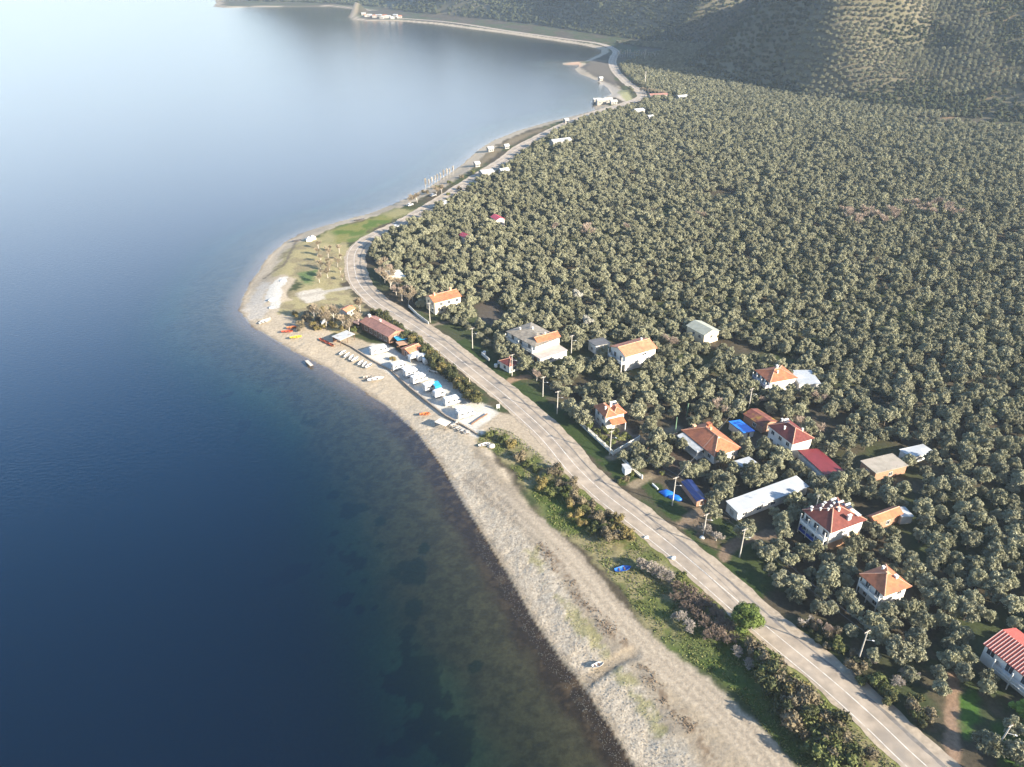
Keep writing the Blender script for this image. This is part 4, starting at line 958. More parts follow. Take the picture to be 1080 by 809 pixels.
def limbs_mesh(rs, Hh=4.6, Rr=2.5, n=4, r0=.24):
    mb = MB(); top = (rs.uniform(-.2, .2), rs.uniform(-.2, .2), Hh * .26); mb.tube((0, 0, -.3), top, r0 * 1.25, r0 * .85)
    for i in range(n):
        a = 6.28 * i / n + rs.uniform(-.4, .4); e = (Rr * .55 * math.cos(a), Rr * .55 * math.sin(a), Hh * rs.uniform(.5, .7)); mb.tube(top, e, r0 * .6, r0 * .22, 5)
    return mb
def bare_mesh(rs, Hh=6.0, spread=1.0, levels=4, r0=.16, kids=4, up=.35, first=.3):
    """branching skeleton; returns trunk builder and twig builder"""
    tr, tw = MB(), MB()
    def go(p, d, L, r, lv):
        e = (p[0] + d.x * L, p[1] + d.y * L, p[2] + d.z * L)
        (tr if lv < 2 else tw).tube(p, e, max(r, .034), max(r * .62, .028), 5 if lv < 2 else 3)
        if lv >= levels: return
        for i in range(kids if lv else kids + 1):
            ax = Vector((rs.normal(), rs.normal(), rs.normal())).normalized()
            nd = (d + ax * (.75 * spread) + Vector((0, 0, up))).normalized()
            t = rs.uniform(.45, 1.0); q = (p[0] + d.x * L * t, p[1] + d.y * L * t, p[2] + d.z * L * t)
            go(q, nd, L * rs.uniform(.55, .8), r * .55, lv + 1)
    go((0, 0, -.2), Vector((rs.normal() * .06, rs.normal() * .06, 1)).normalized(), Hh * first, r0, 0)
    return tr, tw

# ---------------------------------------------------------------- olive grove
grove_px = [(396,282),(387,270),(384,260),(392,253),(430,234),(470,211.5),(500,191),(530,172),(560,152),(600,134),(640,119),(668,112),(684,107),(700,101),(760,108),(836,109),(900,124),(1080,139),(1400,176),
            (2600,330),(2600,1000),(1150,940),(1090,850),(1040,812),(1018,798),(975,748),(920,702),(872,664),(838,638),(806,612),(792,584),(758,553),(742,560),(728,545),(738,528),(690,500),(665,497),(640,478),(610,448),(590,430),(570,408),(545,392),(525,378),(508,362),(490,350),(462,342),(440,322),(425,305),(412,299)]
grove = GL(grove_px, 2)
plain_px = [(655,82),(664,92),(672,98),(690,97),(720,99),(780,108),(836,107),(770,100),(730,84),(728,70),(740,58),(700,60),(665,63),(650,68),(648,76)]
plain = GL(plain_px, 5)
clear_px = [[(500,322),(520,316),(540,336),(525,346),(505,338)], [(612,447),(640,432),(672,452),(674,462),(646,480)], [(700,452),(716,438),(735,436),(738,446),(716,458)], [(705,482),(714,474),(738,490),(728,496),(712,492)],
            [(785,455),(800,453),(808,470),(795,472)], [(782,560),(800,555),(825,562),(822,574),(800,575),(788,580)], [(996,806),(994,745),(998,708),(1012,708),(1015,745),(1017,806)], [(1014,735),(1028,728),(1034,760),(1022,785)],
            [(1035,690),(1080,725),(1090,760),(1062,760),(1050,730),(1034,700)], [(640,484),(662,470),(690,455),(715,452),(715,458),(690,463),(660,478),(648,489)], [(690,500),(712,490),(738,492),(735,500),(715,498),(692,506)],
            [(600,375),(625,368),(632,378),(605,388)], [(560,380),(578,372),(580,388),(566,392)], [(745,205),(772,203),(778,210),(750,213)], [(895,480),(960,470),(990,478),(965,490),(925,503)]]
clears = [GL(p, 2) for p in clear_px]
def keep_clear(P, pad=0.7):
    ok = np.ones(len(P), bool); x, y = P[:, 0], P[:, 1]
    for f in FOOT:
        lo = f.min(0) - 3; hi = f.max(0) + 3; k = np.where((x > lo[0]) & (x < hi[0]) & (y > lo[1]) & (y < hi[1]) & ok)[0]
        if len(k): ok[k] &= sdist(f, x[k], y[k]) < -pad
    for f in clears: ok &= ~inside(f, x, y)
    near_road = dist_line(offset_line(road, 4.0)[::6], x, y) < 7.4
    return ok & ~near_road
def hexgrid(x0, x1, y0, y1, s, jit, rs):
    xs = np.arange(x0, x1, s); ys = np.arange(y0, y1, s * .87); gx_, gy_ = np.meshgrid(xs, ys); gx_ = gx_ + (np.arange(len(ys)) % 2)[:, None] * s / 2
    P = np.stack([gx_.ravel(), gy_.ravel()], -1); ca, sa = math.cos(.5), math.sin(.5)
    return P + rs.uniform(-jit, jit, P.shape)
def project(P, z):
    """where a point of the place falls in the photograph (only to tell near trees from far ones and what is in view)"""
    d = P[:, 1] * _c - (z - CAM_H) * _s; v = P[:, 1] * _s * -1 - (z - CAM_H) * _c
    return 540 + 816 * P[:, 0] / d, 404.5 + 816 * v / d, d
rs = np.random.default_rng(11)
P = hexgrid(-120, 900, 40, 900, 5.15, 1.4, rs)
sdg = sdist(grove, P[:, 0], P[:, 1])
P = P[sdg > 0.5]; P = P[keep_clear(P)]
P = P[(rs.random(len(P)) > 0.06) & (fbm(P[:, 0], P[:, 1], 17, 3, 131) < .79)]
u, v, dep_ = project(P, np.full(len(P), 4.0))
vis = (u > -60) & (u < 1620) & (v < 1100) & (dep_ > 10)
P = P[vis]; u = u[vis]; v = v[vis]; dep_ = dep_[vis]
inframe = (u > 4) & (u < 1076) & (v < 800) & (v > 0)
order = np.argsort(np.where(inframe, dep_, 1e9))
NEAR = order[:296]
far_mask = np.ones(len(P), bool); far_mask[NEAR] = False
variants = []
for k in range(8):
    rr = np.random.default_rng(100 + k)
    variants.append((crown_np(olive_lobes(rr, 2.75 + .12 * (k % 3), 4.7 + .3 * (k % 4)), 150, .26, rr, .62, .5), limbs_mesh(rr)))
# labels by the nearest landmark
LM = [('the small orange pyramid-roofed house', G(930, 625)), ('the big house crowded with water tanks', G(878, 560)), ('the ribbed salmon-roofed house at the corner', G(1068, 700)), ('the long white-roofed shed', G(808, 528)),
      ('the maroon-roofed plain white house', G(833, 478)), ('the large orange hip-roofed bungalow', G(750, 470)), ('the house inside the white garden wall', G(645, 448)), ('the bare concrete slab store', G(935, 492)),
      ('the blue tarpaulin heap', G(708, 522)), ('the dead pinkish tree by the road', G(868, 662)), ('the straight earth track at the bottom right', G(1005, 760)), ('the red metal annex', G(872, 495)), ('the mossy rusty roof', G(802, 443)),
      ('the roadside pole beyond the round green tree', G(905, 697)), ('the orange-roofed house far back', G(815, 405)), ('the tall white gable house', G(672, 385))]
LP = np.array([p for _, p in LM])
proto = {}
def place_tree(k, x, y, label, group):
    z = zg(x, y)
    t = empty('olive_tree', (x, y, z), rs.uniform(0, 6.28)); s = rs.uniform(.66, 1.16); t.scale = (s * rs.uniform(.93, 1.07), s, s * rs.uniform(.88, 1.12)); tag(t, label, 'tree', group)
    if k not in proto:
        (cv, cf, ct), lm = variants[k]
        c = leafy('crown', cv, cf, ct, olive_leaf, t); b_ = lm.build('trunk', bark, t); proto[k] = (c, b_)
    else:
        for src in proto[k]:
            o = src.copy(); C.objects.link(o); o.parent = t
    return t
for n_, i in enumerate(NEAR):
    x, y = P[i]; dd = np.hypot(LP[:, 0] - x, LP[:, 1] - y); j = int(np.argmin(dd)); kth = np.argsort(dd)
    if dd[j] < 11: lab = 'grey-green olive tree growing close to ' + LM[j][0]
    elif dd[j] < 22: lab = 'olive tree in the second ring around ' + LM[j][0]
    else: lab = 'olive tree of the open grove nearest to %s and next %s' % (LM[j][0].replace('the ', '', 1), LM[kth[1]][0].replace('the ', '', 1))
    lab = ' '.join(lab.split()[:16])
    place_tree(n_ % 8, x, y, lab, 'olive trees: ' + lab[:80])

def scatter(name, pts, rot, scl, srcs, label, cat, mats):
    """one object that repeats a few plant shapes over many spots"""
    me = bpy.data.meshes.new(name); me.vertices.add(len(pts)); me.vertices.foreach_set('co', pts.astype(np.float32).ravel())
    a = me.attributes.new('spin', 'FLOAT_VECTOR', 'POINT'); rv = np.zeros((len(pts), 3), np.float32); rv[:, 2] = rot; a.data.foreach_set('vector', rv.ravel())
    a = me.attributes.new('size', 'FLOAT_VECTOR', 'POINT'); a.data.foreach_set('vector', scl.astype(np.float32).ravel())
    o = bpy.data.objects.new(name, me); C.objects.link(o); tag(o, label, cat, None, 'stuff')
    for m_ in mats: me.materials.append(m_)
    ng = bpy.data.node_groups.new(name, 'GeometryNodeTree'); ng.interface.new_socket('Geometry', in_out='INPUT', socket_type='NodeSocketGeometry'); ng.interface.new_socket('Geometry', in_out='OUTPUT', socket_type='NodeSocketGeometry')
    N, L = ng.nodes, ng.links; gi = N.new('NodeGroupInput'); go = N.new('NodeGroupOutput'); ip = N.new('GeometryNodeInstanceOnPoints'); jn = N.new('GeometryNodeJoinGeometry')
    for s in srcs:
        oi = N.new('GeometryNodeObjectInfo'); oi.inputs['Object'].default_value = s; oi.transform_space = 'ORIGINAL'
        g2 = N.new('GeometryNodeGeometryToInstance'); L.new(oi.outputs['Geometry'], g2.inputs[0]); L.new(g2.outputs[0], jn.inputs[0])
    L.new(gi.outputs[0], ip.inputs['Points']); L.new(jn.outputs[0], ip.inputs['Instance']); ip.inputs['Pick Instance'].default_value = True
    rv_ = N.new('FunctionNodeRandomValue'); rv_.data_type = 'INT'
    mn = [s for s in rv_.inputs if s.type == 'INT' and s.name == 'Min'][0]; mxx = [s for s in rv_.inputs if s.type == 'INT' and s.name == 'Max'][0]; mn.default_value = 0; mxx.default_value = len(srcs) - 1
    L.new([s for s in rv_.outputs if s.type == 'INT'][0], ip.inputs['Instance Index'])
    for nm, sock in (('spin', 'Rotation'), ('size', 'Scale')):
        na = N.new('GeometryNodeInputNamedAttribute'); na.data_type = 'FLOAT_VECTOR'; na.inputs['Name'].default_value = nm; L.new([s for s in na.outputs if s.name == 'Attribute' and s.type == 'VECTOR'][0], ip.inputs[sock])
    L.new(ip.outputs[0], go.inputs[0]); md = o.modifiers.new('scatter', 'NODES'); md.node_group = ng
    return o
crowns = [proto[k][0] for k in range(8)]
Pf = P[far_mask]
Zf = terrain_h(Pf[:, 0], Pf[:, 1])
sc_ = rs.uniform(.64, 1.18, (len(Pf), 1)) * rs.uniform(.92, 1.08, (len(Pf), 3))
scatter('olive_grove', np.c_[Pf, Zf - .25], rs.uniform(0, 6.28, len(Pf)), sc_, crowns, 'dense olive grove covering the plain back to the foot of the hills', 'olive grove', [olive_leaf])
# shaded orchard of the far plain and the orchards and woods of the hills
Pp = hexgrid(60, 420, 700, 1260, 6.2, 1.2, rs); Pp = Pp[(sdist(plain, Pp[:, 0], Pp[:, 1]) > 0) | ((sdist(hill_foot, Pp[:, 0], Pp[:, 1]) > -60) & (sdist(hill_foot, Pp[:, 0], Pp[:, 1]) < 3) & (Pp[:, 0] > G(672, 98, 3)[0] - 10) & (sdist(grove, Pp[:, 0], Pp[:, 1]) < -4))]
Pp = Pp[keep_clear(Pp, 2)]
scatter('far_orchard', np.c_[Pp, terrain_h(Pp[:, 0], Pp[:, 1]) - .3], rs.uniform(0, 6.28, len(Pp)), rs.uniform(.8, 1.1, (len(Pp), 1)) * np.ones((1, 3)), crowns, 'shaded orchard on the flat between the bay road and the hill', 'orchard', [olive_leaf])
# hill: rows of olives on the sunny slope, darker scrub elsewhere, in place of shade at the foot
scrubs = []
hill_src = empty('scrub_oak', (*G(1048, 128, 6), 0)); 
def hill_pts(s, jit, y1, rot=0.0):
    Q = hexgrid(-700, 1500, 520, y1, s, jit, rs)
    dh = sdist(hill_foot, Q[:, 0], Q[:, 1]); Q = Q[dh > 1.5]
    z = terrain_h(Q[:, 0], Q[:, 1]); u, v, d = project(Q, z + 2); ok = (u > -60) & (u < 1500) & (v > -60) & (d > 0)
    return Q[ok], z[ok], u[ok], v[ok]
Qo, zo, uo, vo_ = hill_pts(5.9, 1.1, 1450)
orch = sdist(np.array([(838,112),(842,95),(828,78),(826,58),(842,40),(858,5),(862,-60),(1046,-60),(1044,20),(1058,50),(1060,66),(1050,70),(1000,80),(930,88),(905,98),(880,112)], float), uo, vo_) 
shade_patch = sdist(np.array([(925,34),(945,22),(985,22),(1012,32),(1014,50),(985,50),(940,42)], float), uo, vo_)  # shaded patch kept free of olives, filled by dark scrub instead
orch2 = sdist(np.array([(985,86),(1080,64),(1080,85),(1000,100)], float), uo, vo_)
o_ok = ((orch + (fbm(Qo[:, 0], Qo[:, 1], 30, 3, 77) - .5) * 26 > 0) & (shade_patch < 0)) | (orch2 > 0)
Qa, za = Qo[o_ok], zo[o_ok]
scatter('hill_orchard', np.c_[Qa, za - .3], rs.uniform(0, 6.28, len(Qa)), rs.uniform(.78, 1.0, (len(Qa), 1)) * np.ones((1, 3)), crowns, 'sunlit olive orchard planted in rows on the hillside', 'orchard', [olive_leaf])
# one scrub oak at the hill foot gives the woods their shapes
tag(hill_src, 'dark scrub oak at the foot of the hill on the right edge', 'tree'); hill_src.location.z = zg(hill_src.location.x, hill_src.location.y) - .2
srcs = []
for k in range(4):
    rr = np.random.default_rng(300 + k); lob = [((rr.uniform(-1.2, 1.2), rr.uniform(-1.2, 1.2), rr.uniform(1.4, 3.6)), rr.uniform(.9, 1.6)) for _ in range(7)]
    V_, F_, T_ = crown_np(lob, 40, .34, rr)
    srcs.append(leafy('crown', V_, F_, T_, scrub_leaf, hill_src))
    if k: srcs[-1].location = (k * 2.2 - 4, (k % 2) * 2.5, 0)
limbs_mesh(np.random.default_rng(5), 3.5, 1.8).build('trunk', bark, hill_src)
Qs, zs, us, vs_ = hill_pts(5.4, 1.6, 1450)
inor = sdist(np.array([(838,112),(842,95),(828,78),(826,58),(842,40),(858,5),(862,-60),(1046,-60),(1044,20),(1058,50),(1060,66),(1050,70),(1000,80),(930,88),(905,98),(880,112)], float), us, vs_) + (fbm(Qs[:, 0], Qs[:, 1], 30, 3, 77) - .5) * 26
shade_patch_w = sdist(np.array([(925,34),(945,22),(985,22),(1012,32),(1014,50),(985,50),(940,42)], float), us, vs_)  # shade put into the colour: dark scrub fills this patch
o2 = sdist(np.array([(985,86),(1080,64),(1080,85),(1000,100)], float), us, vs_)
keep = (shade_patch_w > 0) | ((inor < 0) & (o2 < 0)) & (fbm(Qs[:, 0], Qs[:, 1], 40, 3, 83) + rs.random(len(Qs)) * .5 > .40)
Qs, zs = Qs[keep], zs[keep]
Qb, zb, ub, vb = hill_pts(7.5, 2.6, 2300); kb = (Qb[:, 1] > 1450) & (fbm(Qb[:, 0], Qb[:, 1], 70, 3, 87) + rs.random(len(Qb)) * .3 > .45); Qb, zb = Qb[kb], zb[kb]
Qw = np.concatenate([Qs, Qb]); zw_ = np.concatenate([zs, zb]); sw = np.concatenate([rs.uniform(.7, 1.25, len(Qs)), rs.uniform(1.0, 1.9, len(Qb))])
scatter('hillside_woods', np.c_[Qw, zw_ - .4], rs.uniform(0, 6.28, len(Qw)), sw[:, None] * np.ones((1, 3)), srcs, 'dark evergreen scrub and woods over the shaded hillsides, partly standing in for shade', 'woods', [scrub_leaf])
print('near', len(NEAR), 'grove', len(Pf), 'plain', len(Pp), 'orchard', len(Qa), 'woods', len(Qw))

# ---------------------------------------------------------------- single trees, bare trees, shrubs, hedge
def plant(name, parts, u=None, v=None, xy=None, label='', cat='tree', group=None, s=1.0, rz=None, sz=None, z=None):
    x, y = xy if xy else G(u, v, 2); z = zg(x, y) if z is None else z
    t = empty(name, (x, y, z), random.uniform(0, 6.28) if rz is None else rz); s *= 1.45 if name != 'poplar_tree' else 1.0; t.scale = (s, s, (sz or s) * .85); tag(t, label, cat, group)
    for nm, src in parts:
        o = src.copy() if src.parent else src
        if src.parent: C.objects.link(o)
        o.parent = t
    return t
# the round green tree
rr = np.random.default_rng(41)
lob = [((0, 0, 3.6), 2.6)] + [((2.5 * math.cos(a) * q, 2.5 * math.sin(a) * q, z), r_) for a, q, z, r_ in [(6.28 * i / 13 + rr.uniform(-.3, .3), rr.uniform(.7, 1.05), rr.uniform(2.2, 4.9), rr.uniform(1.0, 1.6)) for i in range(13)]] + [((rr.uniform(-1.4, 1.4), rr.uniform(-1.4, 1.4), 5.7), 1.3) for _ in range(4)]
V_, F_, T_ = crown_np(lob, 130, .24, rr)
t = empty('broadleaf_tree', (*G(786, 664), 2.0)); tag(t, 'round dense deep green tree at the road edge', 'tree'); leafy('crown', V_, F_, T_, green_leaf, t); limbs_mesh(rr, 6, 3).build('trunk', bark, t)
t.scale = (1.1, 1.1, 1.0)
# small bright green tree bottom right and pale trees in the grove
V_, F_, T_ = crown_np([((rr.uniform(-1.2, 1.2), rr.uniform(-1.2, 1.2), rr.uniform(1.6, 3.4)), rr.uniform(.7, 1.1)) for _ in range(9)], 120, .22, rr)
t = empty('fruit_tree', (*G(1073, 757), 2.0)); tag(t, 'small fresh bright green tree in the garden at the bottom right', 'tree'); leafy('crown', V_, F_, T_, leaf_mat('fresh_leaves', [(.07, .13, .015), (.12, .2, .03), (.18, .26, .05)], .1), t); limbs_mesh(rr, 3.5, 1.8).build('trunk', bark, t)
V_, F_, T_ = crown_np([((rr.uniform(-1.6, 1.6), rr.uniform(-1.6, 1.6), rr.uniform(2.6, 4.8)), rr.uniform(1.0, 1.5)) for _ in range(9)], 100, .25, rr)
for k, (uu, vv, lab) in enumerate([(609, 314, 'whitish round-crowned tree standing out of the grove, the farther of two'), (620, 342, 'whitish round-crowned tree standing out of the grove, the nearer of two')]):
    t = empty('pale_tree', (*G(uu, vv + 4), zg(*G(uu, vv + 4)))); tag(t, lab, 'tree')
    if k == 0: pc = leafy('crown', V_, F_, T_, pale_leaf, t); ptk = limbs_mesh(rr, 4.5, 2.2).build('trunk', bark, t)
    else:
        for s_ in (pc, ptk): o = s_.copy(); C.objects.link(o); o.parent = t
# bare trees
def bare_proto(seed, tm, bm_, **kw):
    rr = np.random.default_rng(seed); a, b_ = bare_mesh(rr, **kw); x = a.build('trunk', bm_); y = b_.build('twigs', tm)
    return [('trunk', x), ('crown', y)]
BP = {'pink': bare_proto(51, twig_pink, bark_pale, Hh=8.2, levels=4, kids=5, first=.3), 'tan': bare_proto(52, twig_tan, bark_pale, Hh=8, levels=4, kids=5, first=.34, up=.5),
      'grey': bare_proto(53, twig_grey, bark_pale, Hh=4.6, levels=4, kids=5, spread=1.3, up=.15), 'brown': bare_proto(54, twig_brown, bark, Hh=4.4, levels=4, kids=5, spread=1.3, up=.2),
      'dead': bare_proto(55, twig_grey, bark_pale, Hh=5.5, levels=3, kids=4, spread=1.2, up=.1), 'poplar': bare_proto(56, twig_cream, bark_pale, Hh=12, levels=3, kids=9, spread=.33, up=.9, first=.36, r0=.16)}
PK = [(620, 250, 1.25, 'pinkish bare tree rising alone out of the middle of the grove'), (706, 367, 1.0, 'pinkish bare tree beside the tall white gable house'), (757, 436, .9, 'pinkish bare tree left of the mossy rusty roof'),
      (566, 400, .7, 'small reddish bare tree below the garage'), (660, 243, .8, 'faint pinkish bare tree to the right of the lone one mid-grove'), (585, 243, .8, 'faint pinkish bare tree left of the lone one mid-grove'), (739, 232, .9, 'tan bare tree by the tiny green clearing'),
      (843, 452, .7, 'russet bare tree behind the maroon roof'), (861, 424, .7, 'russet bare tree below the white hall'), (864, 456, .6, 'small russet bare tree in the grove below the white hall'), (800, 425, .6, 'pinkish bare tree by the pole near the mossy roof')]
for u_, v_, s, lab in PK: plant('bare_tree', BP['pink'], u_, v_ + 2, label=lab, s=s)
for k in range(8): plant('bare_tree', BP['pink'], 888 + 8 * k + random.uniform(-3, 3), 232 + (k % 3) * 5, label='pinkish bare tree of the left clump far back in the right part of the grove', group='left clump of pinkish bare trees', s=1.15)
for k in range(6): plant('bare_tree', BP['pink'], 960 + 9 * k + random.uniform(-3, 3), 224 + (k % 3) * 5, label='pinkish bare tree of the right clump far back in the right part of the grove', group='right clump of pinkish bare trees', s=1.15)
for k, (u_, v_) in enumerate([(399,293),(404,299),(410,305),(416,311),(422,317),(429,321),(405,291),(411,297),(418,304),(425,311),(433,318),(401,287),(409,288)]): plant('bare_tree', BP['pink' if k % 3 == 0 else 'tan'], u_ + 2, v_, label='tall tan leafless tree of the clump inside the road bend', group='leafless clump inside the road bend', s=random.uniform(.65, .95))
for k in range(16):
    a = k / 15; plant('bare_tree', BP['tan'], 337 + 22 * (k % 3) / 2 + random.uniform(-3, 3), 262 + 36 * a, label='low tan leafless tree on the dry grass of the point', group='leafless trees on the point', s=random.uniform(.4, .75))
for k, (u_, v_) in enumerate([(378, 346), (362, 346), (352, 340), (344, 346), (332, 338), (369, 352), (380, 330)]): plant('bare_tree', BP['tan'], u_, v_, label='bare olive-tan tree among the seaside sheds of the point', group='bare trees among the seaside sheds', s=random.uniform(.8, 1.1))
plant('dead_tree', BP['dead'], 850, 660, label='fallen looking pale dead tree with a reddish tangle on the right verge', s=.8)
plant('bare_tree', BP['pink'], 868, 668, label='low reddish leafless bush-like tree on the right verge', s=.55)
for k, (u_, v_, s) in enumerate([(945, 722, .7), (957, 716, .8), (918, 700, .5)]): plant('bare_tree', BP['grey'], u_, v_, label='pale grey leafless tree between olives right of the lower road', group='grey leafless trees by the lower road', s=s)
for k in range(2): plant('bare_tree', BP['grey'], 745 + 10 * k, 562 + 8 * k, label='grey leafless tree by the drive below the long white shed', group='grey trees by the drive', s=.8)
for k, (u_, v_, s) in enumerate([(676, 600, .95), (687, 604, 1.0), (697, 608, .9), (706, 612, .8)]): plant('bare_tree', BP['grey'], u_, v_, label='pale grey leafless tree on the scrub strip behind the blue boat', group='pale leafless trees by the blue boat', s=s)
for k, (u_, v_, s) in enumerate([(715, 622, .9), (724, 628, 1.0), (733, 634, 1.0), (742, 641, 1.0), (752, 650, 1.0), (731, 650, .9), (742, 660, 1.0), (752, 668, .9), (722, 641, .8), (760, 662, .9), (768, 668, .9), (745, 672, .8), (762, 676, .9), (735, 642, 1.0), (712, 634, .8), (758, 655, 1.0), (772, 676, .7), (728, 636, .9)]): plant('bare_tree', BP['brown'], u_, v_, label='brown leafless thicket tree left of the round green tree', group='brown thicket by the round green tree', s=s)
for k, (u_, v_, s) in enumerate([(716, 655, .8), (727, 664, .8), (789, 703, .7), (776, 690, .7)]): plant('bare_tree', BP['grey'], u_, v_, label='whitish leafless tree at the lake side of the brown thicket', group='whitish trees of the thicket edge', s=s)
for k in range(10): plant('poplar_tree', BP['poplar'], 449 + 3.2 * k, 197 - 1.55 * k, label='slim bare whitish poplar of the row on the shore below the road', group='poplars on the shore', s=random.uniform(.6, .85))
for k in range(18): plant('poplar_tree', BP['poplar'], 652 + 2.4 * k + random.uniform(-.6, .6), 60 + .1 * k + random.uniform(-.6, .8), label='tiny pale poplar of the far row across the bay', group='far poplars across the bay', s=random.uniform(.7, 1.1))
for k in range(7): plant('poplar_tree', BP['tan'], 676 + 4 * k, 98 + .6 * k, label='pale bare tree at the far edge of the grove by the bay road', group='bare trees at the far grove edge', s=1.1)
for k, u_ in enumerate((460, 466, 440, 433)): plant('bare_tree', BP['tan'], u_, 203 + (470 - u_) * .35, label='tan leafless tree by the shore next to the poplars', group='tan trees by the poplars', s=.8)
# shrubs: four looks
SH = {}
for k, (nm, m_) in enumerate([('green', shrub_green), ('brown', shrub_brown), ('gold', shrub_gold), ('hedge', hedge_leaf)]):
    for j in range(3):
        rr = np.random.default_rng(70 + k * 5 + j); n = 8
        lob = [((rr.uniform(-1.1, 1.1), rr.uniform(-1.1, 1.1), rr.uniform(.5, 1.5)), rr.uniform(.45, .85)) for _ in range(n)]
        V_, F_, T_ = crown_np(lob, 150, .17, rr, core=.7, radial=.5); SH[nm, j] = leafy('foliage', V_, F_, T_, m_)
def shrub(look, u_, v_, s, label, group, name='shrub', sz=None, xy=None):
    src = SH[look, random.randrange(3)]
    x, y = xy or G(u_, v_, 2)
    if src.get('used'): o = src.copy(); C.objects.link(o)
    else: o = src; o['used'] = 1
    o.name = name; o.location = (x, y, zg(x, y) - .1); o.rotation_euler.z = random.uniform(0, 6.28); o.scale = (s * random.uniform(.85, 1.2), s * random.uniform(.85, 1.2), (sz or s) * random.uniform(.85, 1.15)); tag(o, label, 'shrub', group)
strip = [(520,462,'green'),(530,468,'green'),(540,470,'gold'),(549,482,'brown'),(558,492,'green'),(566,497,'green'),(574,505,'green'),(584,500,'brown'),(590,512,'brown'),(596,520,'green'),(604,515,'brown'),(602,530,'gold'),(610,530,'brown'),
         (616,540,'green'),(622,535,'brown'),(628,547,'brown'),(636,545,'brown'),(632,556,'green'),(640,558,'brown'),(648,556,'gold'),(655,562,'gold'),(652,570,'brown'),(614,552,'gold'),(624,562,'green'),(663,570,'gold'),(590,498,'green'),(608,545,'gold'),(640,570,'brown'),(570,515,'gold'),(582,522,'green')]
for u_, v_, lk in strip: shrub(lk, u_ + random.uniform(-2, 2), v_ + random.uniform(-2, 2), random.uniform(1.0, 1.6), '%s scrub bush on the green strip between the camping lot and the blue boat' % {'green': 'olive-green', 'brown': 'brown', 'gold': 'straw-yellow'}[lk], '%s scrub bushes of the upper strip' % lk)
strip2 = []
_poly = GL([(788,686),(798,692),(812,708),(835,730),(861,754),(888,780),(912,803),(900,806),(880,806),(862,800),(846,780),(832,760),(822,742),(808,722),(796,704)], 2)
_rr = np.random.default_rng(17)
while len(strip2) < 64:
    a_, b_ = _rr.uniform(790, 925), _rr.uniform(684, 806)
    g_ = np.array(G(a_, b_))
    if inside(_poly, g_[:1], g_[1:])[0]: strip2.append((a_, b_, ['green', 'brown', 'hedge', 'brown', 'gold', 'green'][_rr.integers(6)]))
for u_, v_, lk in strip2: shrub(lk, u_, v_, random.uniform(1.5, 2.3), '%s scrub bush on the roadside strip below the round green tree' % {'green': 'olive-green', 'hedge': 'dark green', 'brown': 'brownish', 'gold': 'rusty yellow'}[lk], '%s scrub bushes of the lower strip' % lk)
shrub('green', 718, 612, 1.2, 'small round green bush beside the road line behind the grey leafless trees', None)
for k in range(34):
    a = k / 33; u_ = 398 + (503 - 398) * a; v_ = 333.5 + (424 - 333.5) * a - 5 * math.sin(a * 3.14) ** 1 * .4
    lk = 'gold' if k in (11, 17, 23, 27, 28, 31) else 'hedge'
    if k == 25: shrub('hedge', u_ + 1, v_, 1.7, 'tallest dark conifer-like bush of the hedge between road and lot', None, 'hedge_bush', sz=3.0); continue
    shrub(lk, u_, v_, 1.75 + .4 * random.random(), ('yellowing' if lk == 'gold' else 'dark green') + ' bush of the hedge between road and camping lot', ('yellowing' if lk == 'gold' else 'dark') + ' hedge bushes', 'hedge_bush', sz=1.7 + .5 * random.random())
for k, (u_, v_, lk) in enumerate([(414, 379.5, 'gold'), (372, 350, 'green'), (376, 347, 'green'), (365, 346, 'brown')]): shrub(lk, u_, v_, 1.0 if k else .9, ['yellow-green bush on the lot among white caravans', 'olive-green bush beside the open grey beach shed', 'olive bush between the grey shed and the restaurant', 'brown bush behind the open grey beach shed'][k], None)
for k in range(40): shrub(random.choice(['brown', 'gold', 'brown']), 312 + 66 * random.random(), 329 + 22 * random.random(), random.uniform(.7, 1.3), 'dry brownish bush on the rough ground of the point', 'dry bushes on the point')
for k in range(8): shrub('green', 470 + 18 * random.random(), 325 + 16 * random.random(), random.uniform(.7, 1.0), 'low garden bush behind the cream house at the road bend', 'garden bushes by the cream house')
for k, (u_, v_) in enumerate([(622, 452), (630, 458), (636, 463), (644, 470), (652, 466), (660, 462), (640, 458), (650, 457)]): shrub('green', u_, v_, random.uniform(.9, 1.3), 'grey-green bush inside the white garden wall', 'bushes inside the white garden wall')
for k in range(16): shrub(random.choice(['brown', 'green']), 645 + 60 * random.random(), 490 + 20 * random.random() - 0, random.uniform(.5, .8), 'small bush in the brown garden below the orange bungalow', 'small garden bushes') if k % 2 else None
for k in range(12): shrub(random.choice(['green', 'brown']), 436 + 76 * k / 12 + 30 * (k % 2), 208 - 30 * k / 12, 1.2, 'distant low bush along the shore road by the poplars', 'bushes along the shore road')
for k in range(22):
    a = k / 21; q_ = [(842, 660), (870, 684), (905, 715), (940, 744), (968, 766)]; i_ = min(3, int(a * 4)); f_ = a * 4 - i_
    shrub(random.choice(['hedge', 'hedge', 'green', 'brown']), q_[i_][0] + (q_[i_+1][0] - q_[i_][0]) * f_ + random.uniform(-2, 16), q_[i_][1] + (q_[i_+1][1] - q_[i_][1]) * f_ + random.uniform(-10, 2), random.uniform(.7, 1.5), 'dark low bush on the shaded right verge between lower road and olives', 'dark bushes on the right verge')
for (nm, j), src in SH.items():
    if not src.get('used'): bpy.data.objects.remove(src)
    # sources that were used stay where they stand
for o in bpy.data.objects:
    if 'used' in o: del o['used']

